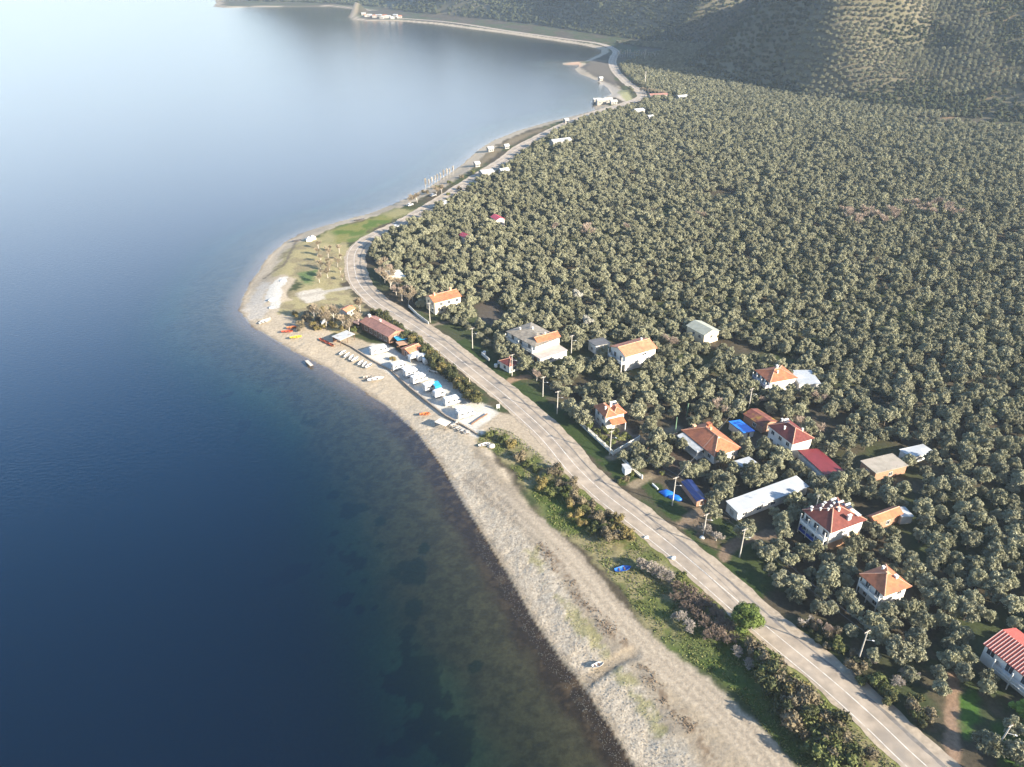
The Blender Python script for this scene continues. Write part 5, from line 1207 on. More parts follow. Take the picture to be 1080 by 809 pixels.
# ---------------------------------------------------------------- poles and cables
pole_m = mat('concrete_pole', (0.50, 0.47, 0.42), .85, .12, 1.5)
green_m = mat('green_pole', (0.20, 0.32, 0.20), .7, .1, 1)
insul = mat('insulator', (0.25, 0.13, 0.09), .4, .1, 1)
def pole(u, v, h, lab, m=None, arm=True, rz=.5, lean=0, group=None, thick=1.0):
    x, y = G(u, v, 2); r = empty('utility_pole', (x, y, zg(x, y) - .1), rz); r.rotation_euler.y = lean; tag(r, lab, 'utility pole', group)
    q = MB(); q.tube((0, 0, -.5), (0, 0, h), .19 * thick, .12 * thick, 8); q.build('shaft', m or pole_m, r)
    if arm:
        q = MB(); q.box((0, 0, h - .25), (1.9, .12, .12)); q.box((.35, 0, h - .55), (.06, .06, .6)); a = q.build('crossarm', m or pole_m, r); q = MB()
        for x_ in (-.85, 0, .85): q.tube((x_, 0, h - .2), (x_, 0, h + .1), .06, .05, 6)
        q.build('insulator', insul, a)
        q = MB(); q.tube((.05, -.1, h * .72), (.9, -1.2, h * .76), .04, .04, 5); q.box((.95, -1.25, h * .76), (.45, .22, .12), -.9); q.build('lamp_arm', white_metal, r)
    return r
pl = [(453.6, 340, 9, 'concrete utility pole before the cream house at the road bend'), (498.4, 367.5, 9, 'concrete utility pole on the verge left of the small dark red hut'), (540, 396.4, 9, 'concrete utility pole in front of the small dark red hut'),
      (602.4, 373, 8, 'slim pale pole between the double house and the slate hut'), (587.6, 436.4, 9, 'concrete utility pole on the verge left of the white garden wall'), (643, 479.6, 9, 'concrete utility pole at the corner of the white garden wall'),
      (572.5, 418, 8, 'slim pale pole among olives below the garage'), (789.5, 431, 8, 'slim pole behind the mossy rusty roof'), (709, 533, 10, 'concrete utility pole beside the blue tarpaulin heap'),
      (780, 587.5, 9.5, 'concrete utility pole by the drive below the long white shed'), (905, 697, 9.5, 'leaning-looking concrete utility pole on the right verge of the lower road'), (742, 563, 7, 'slim grey pole among leafless trees by the drive')]
PO = [pole(*p[:3], p[3]) for p in pl]
pole(711.7, 459, 7, 'green pole left of the large orange bungalow', green_m, False); pole(724.3, 439, 5, 'short green pole in the clearing behind the orange bungalow', green_m, False)
pole(1049, 792, 7, 'grey pole standing in the bottom right garden', None, True, lean=R(16))
pole(495.5, 411, 5, 'short grey post rising from the dark hedge', None, False); 
cab = mat('cable', (0.10, 0.10, 0.10), .6, .1, 1)
def cable(a, b_, za, zb, lab, off=(-.85, .85)):
    q = MB()
    for o_ in off:
        pa = Vector((a.location.x + o_ * math.cos(a.rotation_euler.z), a.location.y + o_ * math.sin(a.rotation_euler.z), a.location.z + za)); pb = Vector((b_.location.x + o_ * math.cos(b_.rotation_euler.z), b_.location.y + o_ * math.sin(b_.rotation_euler.z), b_.location.z + zb)); n = 10; pr = pa
        for i in range(1, n + 1):
            t = i / n; p = pa.lerp(pb, t); p.z -= 1.1 * 4 * t * (1 - t) * .8; q.tube(pr, p, .045, n=3); pr = p
    o = q.build('overhead_cable', cab); tag(o, lab, 'cable')
cable(PO[9], PO[10], 9.6, 9.6, 'overhead wires sagging along the right verge of the lower road'); cable(PO[5], PO[8], 9.1, 10.1, 'overhead wires from the garden wall pole to the tarpaulin pole'); cable(PO[8], PO[9], 10.1, 9.6, 'overhead wires from the tarpaulin pole to the drive pole'); cable(PO[4], PO[5], 9.1, 9.1, 'overhead wires past the green verge to the garden wall pole'); cable(PO[2], PO[4], 9.1, 9.1, 'overhead wires from the dark red hut to the verge pole')
cable(PO[0], PO[1], 9.1, 9.1, 'overhead wires from the cream house pole along the verge'); cable(PO[1], PO[2], 9.1, 9.1, 'overhead wires past the rail fence to the dark red hut pole'); cable(PO[8], PO[7], 9.8, 7.8, 'overhead wires from the tarpaulin pole up to the mossy roof pole', (0,))
# far pylon masts on the dark plain
for k, (u, v, h) in enumerate([(680, 90, 14), (679.5, 66, 14)]): pole(u, v, h, ['pale far mast at the grove end of the shaded plain', 'pale far mast in the middle of the shaded plain'][k], None, True, thick=2.2)

# ---------------------------------------------------------------- walls and fences
wall_m = mat('white_wall', (0.66, 0.64, 0.58), .85, .12, 1); stone_m = mat('stone_wall', (0.30, 0.25, 0.20), .95, .3, 1.5)
def run_wall(name, lab, pts, h, th, m, z0=2.0, posts=None, cat='wall', panel=False, pz=2.0):
    W_ = GL(pts, pz); r = empty(name, (W_[0][0], W_[0][1], z0), 0); tag(r, lab, cat)
    for i in range(len(W_) - 1):
        a, b_ = W_[i], W_[i + 1]; L_ = np.linalg.norm(b_ - a); an = math.atan2(*(b_ - a)[::-1]); c = (a + b_) / 2 - W_[0]; q = MB()
        if panel:
            q.box((c[0], c[1], h * .22), (L_, th, h * .44), an); q.box((c[0], c[1], h * .94), (L_, th * .8, h * .12), an); n = int(L_ / .32)
            for k in range(n):
                p = a + (b_ - a) * (k + .5) / n - W_[0]; q.box((p[0], p[1], h * .66), (.1, .1, h * .46), an)
        else: q.box((c[0], c[1], h / 2 - .3), (L_, th, h + .6), an)
        q.build('wall_run', m, r)
        if posts:
            n = max(1, int(round(L_ / posts))); q = MB()
            for k in range(n + 1):
                p = a + (b_ - a) * k / n - W_[0]
                q = MB(); q.box((p[0], p[1], h * .55), (.34, .34, h * 1.1), an); q.build('pier', m, r)
    return r
run_wall('garden_wall', 'white balustraded garden wall around the house with stepped orange roofs', [(623.5, 443), (612, 448), (646.5, 480), (674, 464)], 1.5, .22, wall_m, posts=4.5, panel=True)
run_wall('garden_wall', 'short white balustraded wall by the service cabin', [(655, 484), (667, 497), (677, 505)], 1.3, .2, wall_m, posts=5, panel=True)
run_wall('beach_wall', 'low dark stone wall between the beach and the camping lot', [(353, 358), (372, 367), (392, 380), (412, 391), (432, 409), (452, 425), (470, 439), (490, 450), (503, 458)], 0.9, .5, stone_m, z0=1.6)
run_wall('plot_wall', 'low pale wall with an opening before the cream house at the bend', [(431, 324), (440, 333), (452, 342)], 1.2, .2, wall_m)
run_wall('boundary_fence', 'low white rail fence between verge and olives near the red hut', [(508, 374), (516, 381)], 1.2, .2, wall_m)
run_wall('brick_wall', 'low orange brick wall along the drive left of the bungalow', [(683, 474), (695, 466), (714, 459)], 1.1, .25, peach)
run_wall('yard_wall', 'pale low yard wall at the right side of the orange bungalow', [(773, 484), (790, 478), (802, 472)], 1.0, .25, concrete)
run_wall('pipe_rail', 'white pipe lying along the ground by the blue tarpaulin heap', [(688, 511), (694, 516.5)], .5, .25, white_metal)

# ---------------------------------------------------------------- vehicles
body_w = mat('white_bodywork', (0.58, 0.58, 0.575), .35, .04, .5, spec=.5); tyre_m = black_rubber
rim_m = mat('wheel_rim', (0.45, 0.45, 0.46), .4, .1, 2, metal=.6)
def wheels(root, xs, half, rad=.34, wd=.24):
    for x in xs:
        for s in (-1, 1):
            q = MB(); q.tube((x, s * half - wd / 2, rad), (x, s * half + wd / 2, rad), rad, n=12); o = q.build('wheel', tyre_m, root)
            q = MB(); q.tube((x, s * half - wd / 2 - .01 if s < 0 else s * half + wd / 2 - .01, rad), (x, s * half - wd / 2 + .01 if s < 0 else s * half + wd / 2 + .02, rad), rad * .55, n=10); q.build('rim', rim_m, o)
def at_px(name, u, v, rz, lab, cat, group=None, z=None):
    x, y = G(u, v, 1.9); r = empty(name, (x, y, (zg(x, y) if z is None else z)), rz); return tag(r, lab, cat, group)
def motorhome(u, v, rz, lab, group=None, Ln=5.6, H=2.8, awning=False, rack=False):
    r = at_px('motorhome', u, v, rz, lab, 'motorhome', group); w = 2.25
    pr = [(-Ln / 2, .45), (Ln / 2 - .1, .45), (Ln / 2, .7), (Ln / 2 - .15, 1.15), (Ln / 2 - .75, 1.35), (Ln / 2 - 1.25, 1.95), (Ln / 2 - .7, 2.15), (Ln / 2 - .8, H - .25), (Ln / 2 - 1.3, H), (-Ln / 2 + .15, H), (-Ln / 2, H - .2)]
    q = MB(); q.prism(pr, 'y', -w / 2, w / 2); q.build('body', body_w, r, bevel=.05)
    q = MB(); q.slab([(Ln / 2 - .76, -w / 2 + .15, 1.39), (Ln / 2 - .76, w / 2 - .15, 1.39), (Ln / 2 - 1.22, w / 2 - .15, 1.95), (Ln / 2 - 1.22, -w / 2 + .15, 1.95)], 0, -.04); q.build('windscreen', dark_glass, r)
    for s in (-1, 1):
        for x, lw, z in ((-Ln * .28, 1.1, 1.75), (Ln * .06, .9, 1.75), (Ln * .31, .7, 1.6)):
            q = MB(); q.box((x, s * (w / 2 + .005), z), (lw, .05, .55)); q.build('window', dark_glass, r)
        q = MB(); q.box((Ln / 2 - .02, s * .8, .85), (.08, .3, .2)); q.build('headlight', white_metal, r)
    q = MB(); q.box((-Ln * .08, w / 2 + .012, 1.35), (.65, .04, 1.7)); q.build('door', frame_m, r)
    for x in (-Ln * .3, Ln * .05): q = MB(); q.box((x, 0, H + .05), (.6, .6, .14)); q.build('roof_vent', grey_sheet, r)
    wheels(r, (-Ln * .27, Ln * .31), w / 2 - .14)
    if awning:
        q = MB(); q.slab([(-2.2, w / 2, 2.5), (-2.2, w / 2 + 2.4, 2.15), (1.4, w / 2 + 2.4, 2.15), (1.4, w / 2, 2.5)], 0, .05); o = q.build('awning', white_metal, r); q = MB(); q.tube((-2.15, w / 2 + 2.35, 0), (-2.15, w / 2 + 2.35, 2.13), .03); q.tube((1.35, w / 2 + 2.35, 0), (1.35, w / 2 + 2.35, 2.13), .03); q.build('awning_leg', grey_sheet, o)
    if rack: q = MB(); q.box((-Ln / 2 - .18, 0, 1.5), (.12, 1.4, .9)); q.box((-Ln / 2 - .3, 0, 1.1), (.1, 1.5, .1)); q.build('bike_rack', grey_sheet, r)
    return r
motorhome(421, 389, .55, 'white motorhome nearest the yellow-green bush on the lot', rack=True)
motorhome(434, 396, .62, 'white motorhome with its awning out in the big cluster on the lot', awning=True)
motorhome(442, 402.5, .66, 'white motorhome on the right side of the big cluster on the lot', Ln=6.0)
motorhome(454, 411, .6, 'white motorhome just left of the blue covered trailer', Ln=5.2)
motorhome(477, 426, .5, 'white motorhome standing alone in the middle of the lower row on the lot', Ln=5.8)
motorhome(491, 439, .55, 'white motorhome at the end of the row by the wooden fence', Ln=6.2, awning=True, rack=True)
motorhome(400, 372, .55, 'long white coach-like motorhome at the upper end of the lot', Ln=7.2)
def caravan(u, v, rz, lab, cover=None):
    r = at_px('caravan', u, v, rz, lab, 'caravan'); w, Ln = 2.1, 4.2
    pr = [(-Ln / 2 + .2, .4), (Ln / 2 - .3, .4), (Ln / 2, 1.2), (Ln / 2 - .35, 2.35), (Ln / 2 - .8, 2.6), (-Ln / 2 + .5, 2.6), (-Ln / 2 + .1, 2.3), (-Ln / 2, 1.2)]
    q = MB(); q.prism(pr, 'y', -w / 2, w / 2); q.build('body', body_w, r, bevel=.06)
    for s in (-1, 1): 
        q = MB(); q.box((.8, s * (w / 2 + .006), 1.65), (1.2, .05, .6)); q.build('window', dark_glass, r)
    q = MB(); q.box((-.9, -w / 2 - .01, 1.3), (.6, .04, 1.6)); q.build('door', frame_m, r)
    q = MB(); q.tube((Ln / 2 - .3, 0, .45), (Ln / 2 + 1.1, 0, .45), .06); q.tube((Ln / 2 + .95, 0, 0), (Ln / 2 + .95, 0, .5), .05); q.build('drawbar', grey_sheet, r)
    wheels(r, (-.1,), w / 2 - .1, .3)
    if cover: q = MB(); q.slab([(-Ln / 2, -w / 2 - .1, 2.75), (Ln / 2 - .5, -w / 2 - .1, 2.75), (Ln / 2 - .5, w / 2 + .1, 2.78), (-Ln / 2, w / 2 + .1, 2.78)], 0, .12); q.box((-Ln / 2 + .4, 0, 1.9), (.9, w + .12, 1.6)); q.build('cover', cover, r)
    return r
caravan(460.5, 411.5, 2.0, 'caravan half covered by a light blue tarpaulin on the lot', cyan_tarp)
caravan(463, 418, .6, 'plain white caravan just below the light blue covered one', None)
for k, (u, v, rz, lab) in enumerate([(437.5, 376.5, .5, 'white caravan with a grey awning tent by the red kiosk'), (445, 380, .5, 'white caravan on the right of the awning tent by the hedge'), (452, 383.5, .5, 'white caravan at the hedge nearest to the white car')]):
    caravan(u, v, rz, lab)
# awning tent between caravans
r = at_px('awning_tent', 438, 379.5, .5, 'grey-white awning tent pitched before the caravans by the hedge', 'tent'); k, _ = roof_mesh('hip', 5.0, 3.2, 1.9, 1.0, .1, None, -2.5, -1.6); k.build('tent_roof', mat('tent_canvas', (0.62, 0.61, 0.58), .9, .1, 1), r); q = MB(); q.box((-2.35, 0, .95), (.05, 3.0, 1.88)); q.box((2.35, 0, .95), (.05, 3.0, 1.88)); q.build('tent_wall', MATS['tent_canvas'], r)
def car(u, v, rz, lab, m=None):
    r = at_px('parked_car', u, v, rz, lab, 'car'); Ln, w = 4.3, 1.72
    lo = [(-Ln / 2, .35), (Ln / 2 - .1, .35), (Ln / 2, .6), (Ln / 2 - .1, .85), (Ln / 2 - 1.0, .98), (-Ln / 2 + .1, 1.02), (-Ln / 2, .8)]
    q = MB(); q.prism(lo, 'y', -w / 2, w / 2); q.build('body', m or body_w, r, bevel=.06)
    ca_ = [(-Ln / 2 + .3, .98), (Ln / 2 - 1.05, .95), (Ln / 2 - 1.75, 1.46), (-Ln / 2 + .75, 1.48)]
    q = MB(); q.prism(ca_, 'y', -w / 2 + .12, w / 2 - .12); q.build('window', dark_glass, r, bevel=.03)
    q = MB(); q.prism([(Ln / 2 - 1.85, 1.47), (Ln / 2 - 1.9, 1.52), (-Ln / 2 + .8, 1.53), (-Ln / 2 + .7, 1.48)], 'y', -w / 2 + .15, w / 2 - .15); q.build('roof', m or body_w, r)
    for s in (-1, 1): q = MB(); q.box((Ln / 2 - .03, s * .6, .72), (.08, .32, .14)); q.build('headlight', white_metal, r)
    wheels(r, (-Ln * .3, Ln * .31), w / 2 - .08, .31, .2); return r
car(457.5, 392, -.5, 'white car parked at the hedge on the sandy lot')
for k, (u, v) in enumerate([(432.5, 217), (418, 240), (457, 207)]): car(u, v, .9, ['white car at the shore side of the road before the poplars', 'pale car on the road above the bend', 'grey car on the road below the poplars'][k], None if k < 2 else rim_m)
car(1076, 814, 1.0, 'white car just entering the bottom right corner') if False else None

# ---------------------------------------------------------------- boats and beach things
hull_w = mat('white_hull', (0.60, 0.60, 0.58), .45, .08, 1, spec=.4); hull_in = mat('hull_inside', (0.42, 0.38, 0.32), .8, .15, 2)
blue_hull = mat('blue_hull', (0.03, 0.14, 0.52), .45, .12, 1); yellow_h = mat('yellow_hull', (0.62, 0.47, 0.04), .5, .1, 1); red_h = mat('red_hull', (0.45, 0.08, 0.04), .5, .12, 1); orange_h = mat('orange_hull', (0.55, 0.16, 0.05), .55, .12, 1)
def rowboat(u, v, rz, lab, m=None, Ln=4.2, w=1.5, group=None, tilt=.12, inside=None):
    x, y = G(u, v, 1.0); r = empty('rowing_boat', (x, y, max(zg(x, y), 0) + .02), rz); r.rotation_euler.x = tilt; tag(r, lab, 'boat', group)
    n = 9; V_ = []; V2 = []
    for i in range(n):
        t = i / (n - 1); x_ = (t - .5) * Ln; hw = w / 2 * (math.sin(min(1, .38 + t * .75 if t < .5 else 1.25 - (t - .5) * 2.4 + .0) * 1.57) if t < .5 else max(.02, (1 - ((t - .5) / .5) ** 2.2))); sh = .55 + .25 * t ** 3
        for ys, zs in ((-1, sh), (-.8, .25), (0, .05 + .2 * max(0, t - .8) * 5), (.8, .25), (1, sh)): V_.append((x_, ys * hw, zs))
        for ys, zs in ((-.9, sh - .01), (-.7, .3), (0, .18 + .2 * max(0, t - .8) * 5), (.7, .3), (.9, sh - .01)): V2.append((x_, ys * hw, zs))
    F1 = [(i * 5 + j, i * 5 + j + 1, i * 5 + j + 6, i * 5 + j + 5) for i in range(n - 1) for j in range(4)] + [(0, 1, 2, 3, 4)]
    k = len(V_); rim = [(i * 5, i * 5 + 5, k + i * 5 + 5, k + i * 5) for i in range(n - 1)] + [(i * 5 + 4, i * 5 + 9, k + i * 5 + 9, k + i * 5 + 4) for i in range(n - 1)]
    q = MB(); q.add(V_, F1); q.build('hull', m or hull_w, r, True)
    q = MB(); q.add(V2, F1); q.build('inside', inside or hull_in, r)
    q = MB(); q.F = []; q.add(V_ + V2, rim); q.build('gunwale', m or hull_w, r)
    for x_ in (-Ln * .22, Ln * .1): q = MB(); q.box((x_, 0, .42), (.28, w * .72, .04)); q.build('bench', dark_wood, r)
    return r
wb_ = [(362, 374), (366.5, 376.5), (371, 379), (375, 381), (381, 384.5), (385, 386.5), (389.5, 388)]
src = None
for k, (u, v) in enumerate(wb_): rowboat(u, v, 1.0 + .15 * (k % 3), 'small white rowing boat drawn up in the row below the beach wall', group='row of white boats below the beach wall', Ln=3.6, inside=hull_w)
rowboat(396.5, 400.5, .35, 'larger white boat lying low on the beach apart from the row', Ln=6.0, w=1.9, inside=hull_w); rowboat(388, 398, .2, 'grey-white dinghy beside the larger white boat on the beach', rim_m, 3.4, 1.3)
rowboat(656.5, 604, .25, 'small bright blue boat lying on the grass strip', blue_hull, 4.3, 1.7, inside=blue_hull)
rowboat(630.5, 701, .35, 'small white dinghy at the runnel through the pebble bank', None, 2.8, 1.2, inside=hull_w)
rowboat(511, 472.5, .35, 'upturned-looking white hull at the corner of the green strip', None, 3.8, 1.4, inside=hull_w)
rowboat(312, 356, .3, 'yellow boat on the sandy beach of the point', yellow_h, 4.6, 1.5, inside=yellow_h); rowboat(303, 350, .1, 'red boat on the sandy beach of the point', red_h, 4.6, 1.7, inside=red_h); rowboat(308, 347, .2, 'faded orange boat behind the red boat on the point', orange_h, 4.0, 1.5, inside=orange_h)
rowboat(448, 437.5, .2, 'orange-red dinghy on the beach below the camping lot', orange_h, 3.4, 1.4, inside=orange_h)
for k, (u, v) in enumerate([(340, 361), (345, 363.5), (350, 366)]): rowboat(u, v, -.8, 'rust-brown dinghy on the beach of the point below the dry trees', red_h if k % 2 else orange_h, 3.4, 1.3, group='rust-brown dinghies on the point', inside=red_h)
for k, (u, v) in enumerate([(276, 339), (279.5, 338.5), (283, 338)]): rowboat(u, v, 1.2, 'white dinghy at the water edge tip of the point', None, 3.4, 1.3, group='white dinghies at the tip', inside=hull_w)
rowboat(379, 233.5, .4, 'dark boat lying on the shore beyond the green grass', slate, 6, 1.8, inside=slate); rowboat(313, 254.5, .3, 'dark hull on the far beach of the point', slate, 5, 1.7, inside=slate)
# jetty
r = at_px('jetty', 325.5, 380, .62, 'short pale wooden jetty at the beach of the point', 'jetty', z=0); q = MB(); q.box((0, 0, .75), (1.2, 5, .12)); q.build('deck', bark_pale, r); q = MB()
for y in (-2.2, 0, 2.2):
    for x in (-.55, .55): q.tube((x, y, -1.2), (x, y, .7), .08)
q.build('pile', dark_wood, r)
# beach platform
r = at_px('beach_platform', 467, 447.5, .15, 'pale flat-roofed sunshade standing on the beach below the lot', 'sunshade'); r.location.z -= .1
q = MB(); q.box((0, 0, 1.6), (4.6, 3.0, .12), -.75); q.build('roof', mat('pale_board', (0.58, 0.52, 0.44), .85, .12, 1), r)
for x, y in ((-2.0, 1.2), (2.0, 1.2), (-2.0, -1.2), (2.0, -1.2)):
    ca, sa = math.cos(-.75), math.sin(-.75); q = MB(); q.box((x * ca - y * sa, x * sa + y * ca, .75), (.14, .14, 1.58)); q.build('post', dark_wood, r)
# picnic tables along the wall
def table(u, v, rz, lab, group):
    r = at_px('picnic_table', u, v, rz, lab, 'table', group); q = MB(); q.box((0, 0, .74), (1.8, .8, .06)); q.build('table_top', bark_pale, r)
    for s in (-1, 1):
        q = MB(); q.box((0, s * .75, .44), (1.8, .28, .05)); q.build('bench', bark_pale, r); q = MB(); q.box((s * .65, 0, .36), (.08, 1.3, .06)); q.box((s * .65, -.3, .36), (.08, .1, .72)); q.box((s * .65, .3, .36), (.08, .1, .72)); q.build('leg', dark_wood, r)
for k, (u, v) in enumerate([(478, 449), (483, 452), (488, 455), (482, 446.5), (493, 457)]): table(u, v, .5 + .3 * k, 'wooden picnic table at the lower end of the lot by the green strip', 'picnic tables at the lot end')
# rail fence at lot end
run_wall('rail_fence', 'low timber fence closing the lower end of the lot', [(497, 448), (506, 442), (514, 437)], .5, .12, dark_wood, z0=2.0, cat='fence')
# tarpaulin heaps, bins, stones, signs
def heap(name, u, v, sx, sy, sz, rz, m, lab, cat, seed=1):
    rr = np.random.default_rng(seed); x, y = G(u, v, 2); nzv = 1 + .22 * np.sin(ICO_V @ rr.normal(size=(3, 3)) * 2.6).sum(1)[:, None] * .5
    V_ = ICO_V * nzv * np.array([sx, sy, sz]); V_[:, 2] = np.maximum(V_[:, 2], -.05)
    o = np_mesh(name, V_, ICO_F, m, None, smooth_=False); o.location = (x, y, zg(x, y)); o.rotation_euler.z = rz; return tag(o, lab, cat)
r = heap('tarpaulin_heap', 703.5, 520.5, 2.4, 1.5, 1.1, -.5, blue_tarp, 'crumpled bright blue tarpaulin heap left of the pole', 'tarpaulin', 3); heap('tarpaulin_heap', 713.5, 526, 1.9, 1.2, .9, -.4, blue_tarp, 'smaller crumpled blue tarpaulin heap just right of the pole', 'tarpaulin', 5)
heap('tarpaulin_heap', 525, 369, 1.6, 1.1, 1.0, .3, navy_tarp, 'dark blue covered heap under the trees by the roadside', 'tarpaulin', 6); heap('tarpaulin_heap', 537.5, 365, 1.9, 1.4, 1.6, .3, cyan_tarp, 'light blue covered heap left of the rambling double house', 'tarpaulin', 8)
heap('rubble_pile', 288, 316, 2.6, 1.6, .6, .8, mat('white_rubble', (0.6, 0.59, 0.56), .9, .08, 1), 'larger pile of bright white rubble on the point', 'rubble pile', 9); heap('rubble_pile', 299, 296, 1.8, 1.4, .5, .2, MATS['white_rubble'], 'smaller pile of bright white rubble inland on the point', 'rubble pile', 10)
heap('rubble_pile', 286, 324, 1.5, 1.1, .45, .2, MATS['white_rubble'], 'low white rubble spill at the lake side of the larger pile', 'rubble pile', 12)
heap('boulder', 518, 471, 1.3, 1.1, 1.0, .2, bark_pale, 'pale boulder at the corner of the green strip', 'boulder', 13)
for k, (u, v, lab) in enumerate([(681.5, 567, 'white stone block on the road edge behind the straw bushes'), (709.5, 589, 'white stone block on the road edge near the leafless trees'), (740.5, 567, 'pale stone lying on the right verge by the drive')]): heap('stone_block', u, v, .8, .6, .6, .4, wall_m, lab, 'stone', 20 + k)
heap('red_cart', 819, 572, 1.0, .7, .6, .2, red_h, 'small red thing lying on the grass under the house with water tanks', 'crate', 31)
heap('satellite_drum', 1068, 789, .75, .75, .6, 0, white, 'round white drum on the grass at the bottom right', 'drum', 33)
r = at_px('road_sign', 525.5, 432.5, .3, 'white board sign on two posts at the lower end of the hedge', 'sign'); q = MB(); q.box((0, 0, 1.5), (1.1, .06, 1.5)); q.build('board', white_metal, r); q = MB(); q.tube((-.45, .06, 0), (-.45, .06, 2.2), .04); q.tube((.45, .06, 0), (.45, .06, 2.2), .04); q.build('post', grey_sheet, r)
q = MB(); q.box((0, 0, 0), (1, 1, 1)) if False else None
for k, (u, v, lab) in enumerate([(342.5, 341.5, 'white bell tent among dry trees on the point'), (330, 252.5, 'white tent at the shore edge of the point'), (326, 254, 'small white tent left of the shore-edge tent')]):
    r = at_px('tent', u, v, .4, lab, 'tent'); kk, _ = roof_mesh('hip', 3.0, 2.6, .9, 1.3, .1, None, -1.5, -1.3); kk.build('tent_roof', white_metal, r); q = MB(); q.box((0, 0, .45), (2.9, 2.5, .9)); q.build('tent_wall', white_metal, r)
# signs and cisterns near the road
for k, (u, v, lab) in enumerate([(511, 373.5, 'white round tank by the rail fence on the verge'), (526.5, 383.5, 'white tank in front of the small dark red hut'), (523, 387, 'grey-white barrel beside the tank before the dark red hut')]):
    r = at_px('water_barrel', u, v, 0, lab, 'barrel'); q = MB(); q.tube((0, 0, 0), (0, 0, 1.1), .6, .6, 12); q.build('drum', white_metal, r); q = MB(); q.tube((0, 0, 1.1), (0, 0, 1.2), .3, .28, 10); q.build('lid', grey_sheet, r)

# ---------------------------------------------------------------- stones of the pebble bank (countless)
rr = np.random.default_rng(91)
x = rr.uniform(-10, 60, 46000); y = rr.uniform(78, 215, 46000); s_ = sdist(land, x, y)
k = (s_ > -3.5) & (s_ < 11) & (rr.random(len(x)) < smooth(12, 3, s_) * .9); x, y, s_ = x[k], y[k], s_[k]
octa = np.array([(1, 0, 0), (-1, 0, 0), (0, 1, 0), (0, -1, 0), (0, 0, 1), (0, 0, -1)], float); of = np.array([(0, 2, 4), (2, 1, 4), (1, 3, 4), (3, 0, 4), (2, 0, 5), (1, 2, 5), (3, 1, 5), (0, 3, 5)])
n = len(x); rad = rr.uniform(.05, .15, n) ** 1.0; jit = octa[None] * rr.uniform(.6, 1.3, (n, 6, 1)) * rad[:, None, None] * np.array([1, 1, .6]); ang = rr.uniform(0, 6.28, n); ca, sa = np.cos(ang)[:, None], np.sin(ang)[:, None]
vv = np.stack([jit[..., 0] * ca - jit[..., 1] * sa, jit[..., 0] * sa + jit[..., 1] * ca, jit[..., 2]], -1)
vv += np.stack([x, y, terrain_h(x, y) + .08], -1)[:, None]
ff = (of[None] + (np.arange(n) * 6)[:, None, None]).reshape(-1, 3)
tint = np.where(s_ < .4, .12, rr.uniform(.35, 1.0, n)); tint = np.repeat(tint, 8)
m, N, L, b = base_mat('bank_stone'); at = N.new('ShaderNodeAttribute'); at.attribute_name = 'tint'; rp = N.new('ShaderNodeValToRGB'); e = rp.color_ramp.elements; e[0].color = (.035, .025, .018, 1); e[1].color = (.36, .315, .25, 1); k_ = e.new(.35); k_.color = (.30, .265, .225, 1); L.new(at.outputs['Fac'], rp.inputs['Fac']); L.new(rp.outputs[0], b.inputs['Base Color']); b.inputs['Roughness'].default_value = .9
o = np_mesh('pebbles', vv.reshape(-1, 3), ff, m, None, {'tint': ('FACE', 'FLOAT', tint)}); tag(o, 'pale pebbles heaped in a bank along the water edge', 'pebbles', None, 'stuff')
# dry weed and grass tufts on the strip (countless)
x = rr.uniform(-20, 75, 150000); y = rr.uniform(70, 215, 150000); gpw = GL(gp, 2)
k = inside(gpw, x, y) & (rr.random(len(x)) < .8 * smooth(.25, .6, fbm(x, y, 3, 3, 5))); x, y = x[k], y[k]; n = len(x)
h = rr.uniform(.10, .32, n); a = rr.uniform(0, 6.28, n); wdt = rr.uniform(.05, .14, n); b0 = np.stack([x, y, terrain_h(x, y)], -1)
dx = np.stack([np.cos(a) * wdt, np.sin(a) * wdt, np.zeros(n)], -1); up = np.stack([rr.normal(0, .15, n), rr.normal(0, .15, n), h], -1)
vv = np.stack([b0 - dx, b0 + dx, b0 + dx * 1.3 + up, b0 - dx * 1.3 + up], 1).reshape(-1, 3); ff = np.arange(4 * n).reshape(n, 4)
o = np_mesh('grass', vv, ff, leaf_mat('grass_blades', [(.05, .085, .016), (.11, .14, .035), (.22, .19, .09)], .0), None, {'tint': ('FACE', 'FLOAT', np.clip(rr.normal(.5, .3, n), 0, 1))}); tag(o, 'green and straw grass tufts on the strip beside the road', 'grass', None, 'stuff')

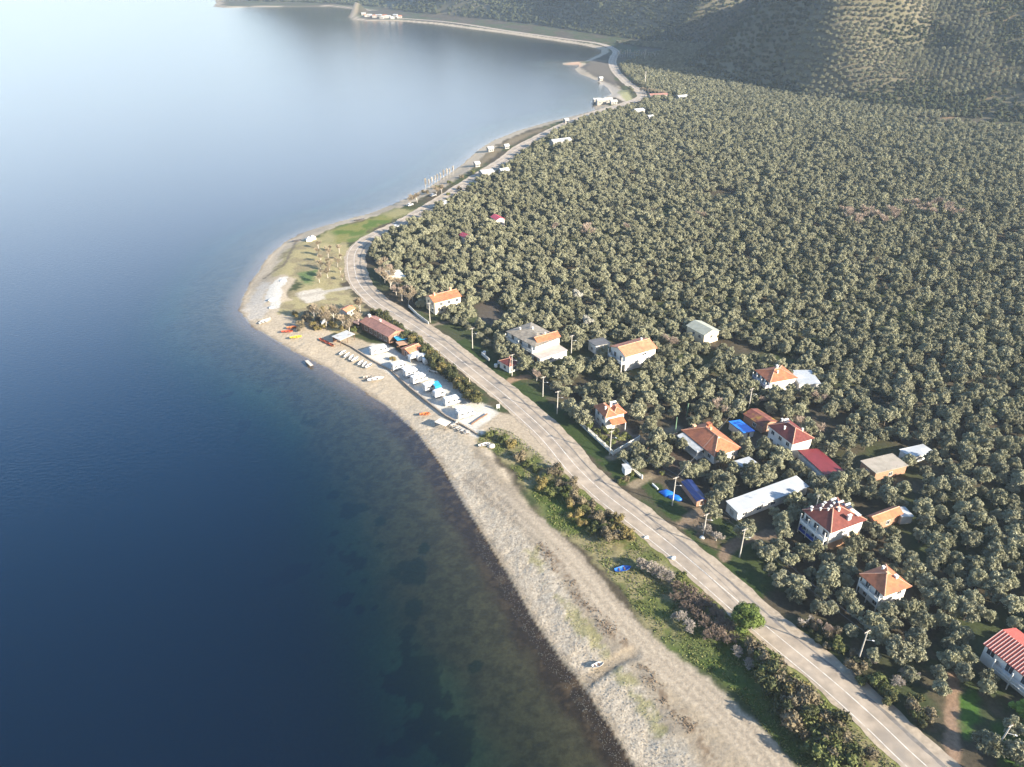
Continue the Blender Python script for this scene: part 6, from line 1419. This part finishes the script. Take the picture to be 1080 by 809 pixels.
# dry weed thrown up along the drift line (countless)
dl = catmull(GL([(570,575),(590,600),(620,640),(655,675),(668,690),(700,735),(735,775),(760,820)], 2), 12); n = 1500; i_ = rr.integers(0, len(dl) - 1, n); t_ = rr.random((n, 1)); pp = dl[i_] * (1 - t_) + dl[i_ + 1] * t_ + rr.normal(0, 1.0, (n, 2))
pp = pp[fbm(pp[:, 0], pp[:, 1], 5, 3, 15) > .47]; n = len(pp); a = rr.uniform(0, 6.28, n); L_ = rr.uniform(.08, .24, n); b0 = np.stack([pp[:, 0], pp[:, 1], terrain_h(pp[:, 0], pp[:, 1]) + .03], -1)
d1 = np.stack([np.cos(a) * L_, np.sin(a) * L_, rr.uniform(.02, .2, n)], -1); d2 = np.stack([-np.sin(a) * L_ * .4, np.cos(a) * L_ * .4, rr.uniform(0, .1, n)], -1)
vv = np.stack([b0 - d1 * [1, 1, 0] - d2 * [1, 1, 0], b0 + d1 - d2 * [1, 1, 0], b0 + d1 + d2, b0 - d1 * [1, 1, 0] + d2], 1).reshape(-1, 3)
o = np_mesh('dry_weed', vv, np.arange(4 * n).reshape(n, 4), leaf_mat('dry_weed_stalks', [(.10, .07, .045), (.19, .135, .085), (.30, .23, .15)], .0), None, {'tint': ('FACE', 'FLOAT', np.clip(rr.normal(.5, .3, n), 0, 1))}); tag(o, 'dry brown weed lying along the drift line of the beach', 'weed', None, 'stuff')

# ---------------------------------------------------------------- air
q = MB(); q.box((0, 0, 0), (14400, 9000, 1)); zb, zt = float(Z.min()) - 1.0, float(max(Z.max() + 12, CAM_H + 30))
for i, p in enumerate(q.V): q.V[i] = (p[0], p[1] + 3000, zt if p[2] > 0 else zb)
hz = q.build('haze', []); m = bpy.data.materials.new('haze_air'); m.use_nodes = True; N, L = m.node_tree.nodes, m.node_tree.links; N.remove(N['Principled BSDF'])
pv = N.new('ShaderNodeVolumePrincipled'); pv.inputs['Density'].default_value = HAZE; pv.inputs['Color'].default_value = (0.66, 0.82, 1.0, 1); pv.inputs['Anisotropy'].default_value = 0.1; L.new(pv.outputs[0], N['Material Output'].inputs['Volume'])
hz.data.materials.append(m); tag(hz, kind='stuff')
